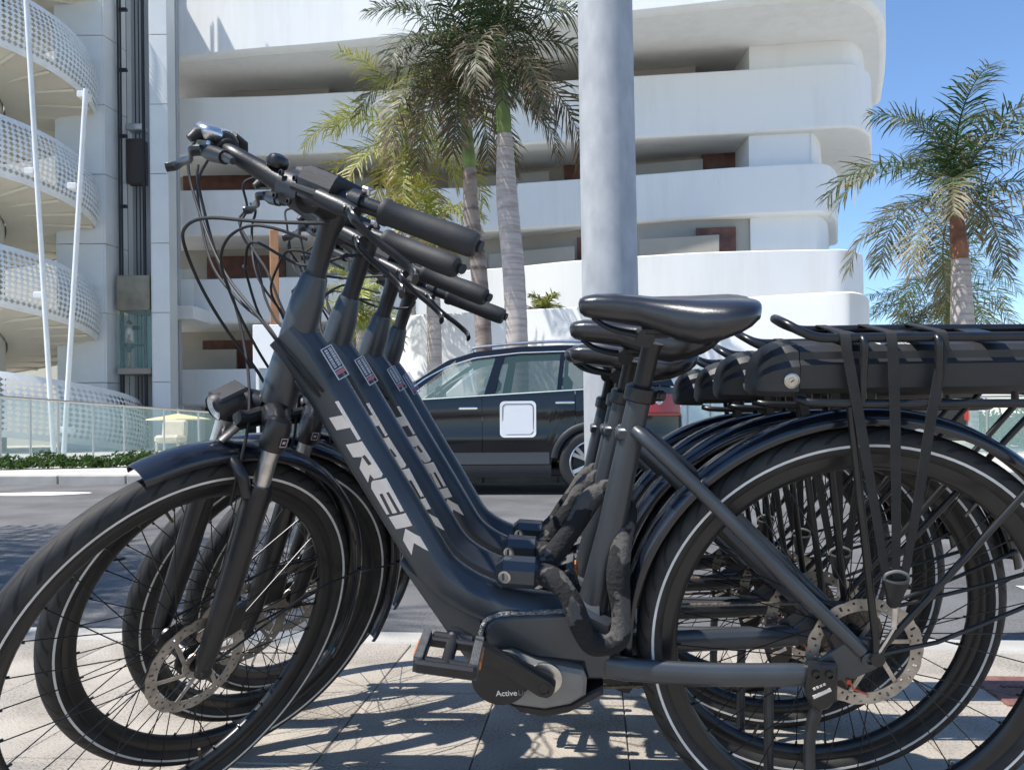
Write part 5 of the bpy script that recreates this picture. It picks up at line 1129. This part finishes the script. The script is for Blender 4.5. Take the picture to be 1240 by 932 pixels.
for q in range(4):
    rc = random.Random(q)
    for i, c in enumerate(CAB):
        jt = [V((rc.uniform(-1, 1), rc.uniform(-1, 1), rc.uniform(-1, 1))) * (.018 if q and 0 < k < len(c) - 2 else 0) for k in range(len(c))]
        b = MB(); b.tube(cr_spline([V(p) + j for p, j in zip(c, jt)], 6), .0026 if i != 3 else .0023, 8); reg('cab%d%d' % (q, i), 'cable', b, mat('cable_housing', (.010, .010, .011), .6))
# ---- seat post and saddle
b = MB(); b.tube([(-.356, 0, .745), (-.352, 0, .768), (-.336, 0, .838), (-.334, 0, .848)], [.0145, .0145, .0150, .019], 20)
b.tube([(-.346, -.026, .857), (-.346, .026, .857)], .014, 14); reg('post', 'seat_post', b, black_metal)
def saddle():
    b = MB()
    st_ = [(-.447, .004, .911, .905), (-.445, .013, .917, .896), (-.438, .0205, .921, .890), (-.42, .027, .9245, .885), (-.39, .031, .9245, .880), (-.36, .036, .922, .875), (-.33, .046, .920, .858), (-.30, .063, .919, .842), (-.27, .083, .918, .837), (-.24, .097, .918, .844), (-.215, .100, .9185, .855), (-.198, .093, .917, .866), (-.186, .078, .915, .877), (-.180, .055, .912, .888), (-.178, .03, .909, .895)]
    rings = []
    for x, hw, zt, zb in st_:
        r = []
        nn_ = 28
        for i in range(nn_):
            a = 2 * pi * i / nn_; cx, sx = cos(a), sin(a)
            y = hw * (abs(cx) ** .72) * (1 if cx >= 0 else -1)
            if sx >= 0:
                z = zt - (zt - (zb + zt) / 2) * (1 - sx ** .62) - .004 * max(0, (1 - (abs(y) / (.03 + 1e-6)) ** 2)) * (x > -.36)
            else: z = (zb + zt) / 2 - ((zt - zb) / 2) * abs(sx) ** .9 + (.016 * (1 - abs(cx)) if x > -.34 else 0)
            r.append((x, y, z))
        rings.append(r)
    b.loft(rings); return b
reg('saddle', 'saddle', saddle(), saddle_vinyl, 80)
b = MB()
for s in (-1, 1): b.tube(cr_spline([(-.425, s * .008, .888), (-.40, s * .018, .872), (-.36, s * .022, .862), (-.31, s * .022, .861), (-.26, s * .035, .868), (-.225, s * .045, .880)], 5), .0036, 8)
b.box((-.30, 0, .868), (.10, .055, .018), ch=.006); reg('rails', 'saddle_rail', b, black_plastic)
# ---- rack, battery, straps
b = MB(); loop = [(.395, -.056, .852), (.19, -.056, .855), (.03, -.056, .857), (-.07, -.056, .857), (-.10, -.055, .859), (-.122, -.050, .867), (-.140, -.035, .877), (-.146, 0, .8805), (-.140, .035, .877), (-.122, .050, .867), (-.10, .055, .859), (-.07, .056, .857), (.03, .056, .857), (.19, .056, .855), (.395, .056, .852), (.415, .045, .852), (.42, 0, .852), (.415, -.045, .852)]
b.tube(cr_spline(loop, 6, True), .0068, 12, closed=True)
for s in (-1, 1):
    b.tube(cr_spline([(-.122, s * .050, .765), (-.10, s * .064, .763), (-.025, s * .067, .761), (.10, s * .067, .760), (.25, s * .067, .759), (.36, s * .067, .758), (.40, s * .05, .757), (.405, s * .0, .757)], 4), .0062, 10)
    for x0, x1 in ((-.036, -.034), (.069, .074), (.30, .31)):
        b.tube(cr_spline([(x0, s * .052, .858), (x0 + .001, s * .064, .853), (x0 + .002, s * .067, .835), (x1, s * .067, .761)], 4), .0062, 10)
    b.tube([(-.050, s * .067, .757), (-.03, s * .072, .62), (.0035, s * .078, .40), (.008, s * .078, .362)], .0062, 10)
    b.tube([(.310, s * .067, .757), (.207, s * .072, .624), (.018, s * .078, .383), (.008, s * .078, .362)], .0055, 10)
    b.lathe([(.011, 0), (.011, .006), (.007, .007)], (.008, s * .080, .362), (0, s, 0), 14)
for x in (-.04, .055, .155, .26, .36): b.box((x, 0, .8545), (.032, .108, .005), ch=.0015)
reg('rack', 'rack', b, black_metal, 40)
def battery():
    b = MB(); hw = .052
    def sec(x, top, bot, w, ch_):
        return [(x, -w, bot + .010), (x, -w, top - ch_), (x, -w + ch_ * .30, top - ch_ * .72), (x, -w + ch_ * .34, top - ch_ * .30), (x, -w + ch_ * .75, top), (x, w - ch_ * .75, top), (x, w - ch_ * .34, top - ch_ * .30), (x, w - ch_ * .30, top - ch_ * .72), (x, w, top - ch_), (x, w, bot + .010), (x, w - .012, bot), (x, -w + .012, bot)]
    r = [sec(-.120, .843, .772, hw, .026), sec(-.05, .843, .772, hw, .026), sec(.10, .8425, .772, hw, .026), sec(.30, .842, .772, hw, .026), sec(.37, .840, .774, hw, .026), sec(.385, .834, .778, hw - .006, .024)]
    b.loft(r); return b, sec
bb, bsec = battery()
reg('battery', 'battery', bb, battery_shell, 25)
b = MB(); rr = []
for x, top, w_, ch_ in ((-.186, .790, .028, .012), (-.184, .802, .036, .016), (-.180, .814, .042, .020), (-.172, .826, .047, .024), (-.160, .836, .0505, .028), (-.146, .842, .0535, .030), (-.132, .845, .0545, .030), (-.1215, .8455, .0545, .030)): rr.append(bsec(x, top, .768, w_, ch_))
b.loft(rr); reg('bcap', 'battery_cap', b, battery_shell, 28)
b = MB(); b.lathe([(.0115, 0), (.0115, .0035), (.0098, .0045), (.0092, .003), (.0055, .0034), (.0050, .0055), (0, .0055)], (-.133, -.0535, .7946), (0, -1, 0), 26); reg('lock', 'lock', b, mat('lock_nickel', (.55, .52, .47), .3, .9, var=.15, vscale=150), 40)
b = MB(); b.box((-.133, -.0592, .7946), (.0062, .0006, .0014), M.Rotation(rad(-35), 3, 'Y')); reg('keyhole', 'keyhole', b, mat('hole_black', (.004, .004, .004), .9), smooth=False)
b = MB(); b.poly([(-.002, -.0315, .8436), (.054, -.0315, .8434), (.054, -.014, .8436), (-.002, -.014, .8438)]); reg('blabel', 'battery_label', b, mat('label_white', (.62, .62, .62), .5), smooth=False)
b = MB()
for k in range(9):
    for q in range(2):
        if random.random() < .8: x0 = .002 + k * .0055; b.poly([(x0, -.030 + q * .006, .8439), (x0 + random.uniform(.002, .0045), -.030 + q * .006, .8439), (x0 + .003, -.0265 + q * .006, .844), (x0, -.0265 + q * .006, .844)])
b.poly([(.044, -.030, .844), (.052, -.030, .844), (.052, -.017, .8441), (.044, -.017, .8441)]); reg('bprint', 'label_print', b, black_plastic, smooth=False)
b = MB()
for k in range(5): b.box((.205 + k * .010, -.0525, .789), (.006, .002, .003), ch=.0008)
b.lathe([(.005, 0), (.005, .0015), (.003, .002)], (.266, -.0518, .789), (0, -1, 0), 14); reg('bleds', 'charge_indicator', b, mat('led_grey', (.09, .09, .09), .4))
for i, (xt, xm, xb) in enumerate(((-.061, -.040, .013), (.004, .012, .027), (.076, .064, .039))):
    b = MB(); hw = .0075
    P = [(xt - .006, .062, .8605), (xt - .004, .050, .8655), (xt, -.05, .8655), (xt, -.0615, .8635), (xt, -.0655, .857), (xt + .002, -.0672, .84), (xm, -.0765, .747), ((xm + xb) / 2, -.083, .62), (xb, -.083, .495), (xb, -.082, .482)]
    rg = []
    for q, p in enumerate(P):
        k = hw if q < 7 else hw * (1 - .28 * (q - 6) / 3)
        dn = V((0, 0, .0012)) if q < 4 else V((0, -.0012, 0))
        rg.append([V(p) + V((-k, 0, 0)), V(p) + V((k, 0, 0)), V(p) + V((k, 0, 0)) - dn * 1.6, V(p) + V((-k, 0, 0)) - dn * 1.6])
    b.loft(rg); reg('strap%d' % i, 'strap', b, strap_rubber, 30)
b = MB(); b.lathe([(.006, -.040), (.0095, -.036), (.0135, -.018), (.0185, 0), (.019, .004), (.016, .006), (.012, .003), (0, .002)], (.027, -.083, .489), (.04, 0, 1), 22)
reg('cup', 'strap_cup', b, strap_rubber, 40)
b = MB(); b.tube(cr_spline([(.0085, -.083, .492), (.012, -.083, .501), (.027, -.083, .506), (.042, -.083, .501), (.0455, -.083, .492)], 5), .0028, 8); reg('cuprim', 'strap_bow', b, mat('bow_grey', (.13, .13, .12), .6))
b = MB(); b.box((.029, -.083, .432), (.0085, .003, .040), ch=.001); b.tube([(.029, -.083, .415), (.02, -.082, .395), (.009, -.081, .372)], .003, 8); reg('hookm', 'strap_hook', b, steel)
b = MB(); b.box((.415, 0, .80), (.03, .07, .035), ch=.008); reg('tail', 'rear_light', b, red_plastic)
# ---- rear caliper and kickstand
b = MB(); b.prism([(-.072, .402), (-.05, .41), (-.02, .37), (-.006, .335), (-.016, .322), (-.045, .345)], -.068, -.040, .005); b.lathe([(.006, 0), (.006, .003), (.003, .004)], (-.055, -.068, .395), (0, -1, 0), 10)
reg('caliper', 'brake_caliper', b, black_plastic)
b = MB(); b.tube([(-.028, -.0725, .318), (-.022, -.0725, .306), (.000, -.0725, .297)], .0017, 8); b.box((-.03, -.072, .318), (.007, .003, .008), ch=.001); reg('spring', 'pad_clip', b, caliper_orange)
KS = cr_spline([(-.076, -.074, .285), (-.082, -.078, .262), (-.090, -.088, .225), (-.093, -.110, .165), (-.098, -.150, .06), (-.100, -.162, .038)], 4)
b = MB(); b.prism([(-.097, .352), (-.052, .352), (-.050, .295), (-.062, .279), (-.078, .273), (-.092, .286), (-.099, .31)], -.088, -.064, .004)
for x in (-.085, -.065): b.lathe([(.0062, 0), (.0062, .005), (.004, .0055), (.0035, .002), (0, .002)], (x, -.088, .338), (0, -1, 0), 14)
b.tube(KS, [.0105] * 6 + [.0092] * (len(KS) - 6), 12); b.box((-.1, -.166, .038), (.02, .03, .016), ch=.004); reg('kick', 'kickstand', b, black_metal)
b = MB(); Rk = M.Rotation(rad(-28), 3, 'Y'); b.box((-.075, -.0886, .307), (.030, .0008, .006), Rk)
for k in range(4): b.box(V((-.079, -.0886, .319)) + Rk @ V((-.009 + k * .0055, 0, 0)), (.004, .0008, .004), Rk)
reg('kickp', 'kickstand_print', b, decal_cream, smooth=False)

# ------------------------------------------------------------------ putting the four bikes together
POSE = [(.56324, 1.49284, 56.977, -3.929, 11.84), (.57131, 1.72361, 46.789, -5.265, 11.328), (.59335, 2.00026, 50.5, -5.227, 11.893), (.59421, 2.26594, 57.5, -4.617, 11.934)]
LAB = ['dark grey step-through electric bike at the end of the row farthest from the road',
       'dark grey step-through electric bike, third in the row counted from the kerb',
       'dark grey step-through electric bike, second in the row counted from the kerb',
       'dark grey step-through electric bike at the kerb end of the row by the pole']
CRANK = [34, 97, 103, 150]
SEAT_DROP = [0, .013, .034, .018]
def assemble(i):
    X, D, stv, yw, ln = POSE[i]
    mw = M.Translation((X, D, 0)) @ M.Rotation(rad(yw), 4, 'Z') @ M.Rotation(rad(ln), 4, 'X')
    t = thing('electric_bike', LAB[i], 'electric bike', mw, 'electric bikes parked in a row')
    SM = steer_m(rad(stv)); I = M()
    def p(key, par=t, m=None): return link(BM[key][0], BM[key][1], par, m)
    fr = p('frame'); p('weld', fr); p('letters', fr); p('letterhole', fr); p('sticker', fr); p('stickerred', fr); p('clamp')
    mo = p('motor'); p('guard'); p('mcover', mo); p('mring', mo)
    for nm, me, m in MOTOR_TXT: link(nm, me, mo, m)
    for s in (-1, 1):
        a = rad(CRANK[i]) if s < 0 else rad(CRANK[i] + 180)
        mc = M.Translation((-.507, 0, .31)) @ M.Rotation(a, 4, 'Y')
        if s > 0: mc = mc @ M.Scale(-1, 4, (0, 1, 0))
        cx, cz = -.507 - .168 * cos(a), .31 + .168 * sin(a)
        p('crank', t, mc)
        mp = M.Translation((cx, 0, cz)) @ M.Rotation(rad(8 if i == 0 else -20), 4, 'Y') @ (M.Scale(-1, 4, (0, 1, 0)) if s > 0 else I)
        pd = p('pedal', t, mp); p('pad', pd); p('pad2', pd); p('refl', pd); p('refl2', pd)
    for k in ('chainring', 'cassette', 'chain', 'derailleur'): p(k)
    for front in (False, True):
        m = (SM @ M.Translation((-WB, 0, R_T))) if front else M.Translation((0, 0, R_T))
        spin = M.Rotation(rad((37, 200, 93, 310)[i] + (140 if front else 0)), 4, 'Y')
        wl = link('front_wheel' if front else 'rear_wheel', BM['wheel'][1], t, m @ spin)
        for k in ('tyre', 'stripe', 'valve'): p(k, wl)
        p('disc', wl, M.Translation((0, -.046, 0)))
        for j in range(8):
            for (s, tw), me in SPK.items():
                link('spoke', me, wl, M.Rotation(2 * pi * (j * 4 + (0 if s < 0 else 1) + (0 if tw < 0 else 2)) / 32 + 2 * pi * .5 / 32, 4, 'Y'))
    fk = p('fork', t, SM); p('stanL', fk); p('stanR', fk); p('forkbadge', fk)
    p('ffender', t, SM); p('fstayL', t, SM); p('fstayR', t, SM); p('fbrk', t, SM); h = p('headlight', t, SM); p('hlens', h); p('stem', t, SM)
    hbar = p('bar', t, SM)
    for k in ('gripL', 'gripR', 'brkL', 'brkR', 'levL', 'levR', 'barclip', 'display', 'screen', 'shifter', 'shiftbody', 'bell', 'remote'): p(k, hbar)
    for k in range(5): p('cab%d%d' % (i, k), t)
    dz = SEAT_DROP[i]; dm = M.Translation((-.193 * dz, 0, -.98 * dz)); p('post', t, dm); sdl = p('saddle', t, dm); p('rails', sdl)
    rf = p('rfender'); p('rstayL'); p('rstayR'); rk = p('rack')
    bt = p('battery'); p('bcap', bt); p('blabel', bt); p('bprint', bt); p('bleds', bt); lk = p('lock', bt); p('keyhole', bt)
    for k in range(3): p('strap%d' % k)
    p('cup'); p('cuprim'); p('hookm'); p('tail', rk); cl = p('caliper'); p('spring', cl); ks = p('kick'); p('kickp', ks)
    return t
BIKES = [assemble(i) for i in range(4)]
# ------------------------------------------------------------------ chain locks round the seat tubes
def chain_lock(i, label, dz=0):
    mwb = BIKES[i].matrix_basis
    X, D, stv, yw, ln = POSE[i]
    mw = M.Translation((X, D, 0)) @ M.Rotation(rad(yw), 4, 'Z') @ M.Rotation(rad(ln), 4, 'X')
    t = thing('chain_lock', label, 'bike lock', mw @ M.Translation((-.42, 0, .38 + dz)), 'chain locks on the bikes')
    o = V((-.42, 0, .38))
    pts = [(-.510, -.015, .474), (-.485, -.048, .474), (-.462, -.066, .448), (-.448, -.070, .405), (-.438, -.066, .383), (-.422, -.060, .372), (-.402, -.058, .372), (-.386, -.052, .384), (-.384, -.046, .425), (-.388, -.036, .48), (-.380, -.01, .53), (-.372, .02, .57), (-.39, .045, .60), (-.425, .05, .585), (-.455, .04, .54), (-.485, .03, .50), (-.510, .012, .478)]
    pts = [V(p) - o for p in pts]
    path = cr_spline(pts, 6); b = MB()
    rs = [.0172 + .0012 * sin(k * .5 + i) + .0010 * sin(k * .23 + 1) for k in range(len(path))]
    b.tube(path, rs, 16); link('sleeve', b.mesh('sleeve', camo, 60), t)
    b = MB(); b.box(V((-.548, -.012, .476)) - o, (.075, .05, .046), M.Rotation(rad(4), 3, 'Y'), ch=.012); bd = link('lock_body', b.mesh('lock_body', frame_paint, 25), t)
    b = MB(); b.lathe([(.0105, 0), (.0105, .002), (.007, .0025), (.006, .001), (0, .001)], V((-.570, -.036, .477)) - o, (-.2, -1, 0), 18); link('key_cylinder', b.mesh('key_cylinder', steel, 40), bd)
    return t
chain_lock(0, 'black and grey cloth-sleeved chain lock on the bike farthest from the road')
chain_lock(1, 'black and grey cloth-sleeved chain lock on the third bike from the kerb', .0)
chain_lock(2, 'black and grey cloth-sleeved chain lock on the second bike from the kerb', .0)
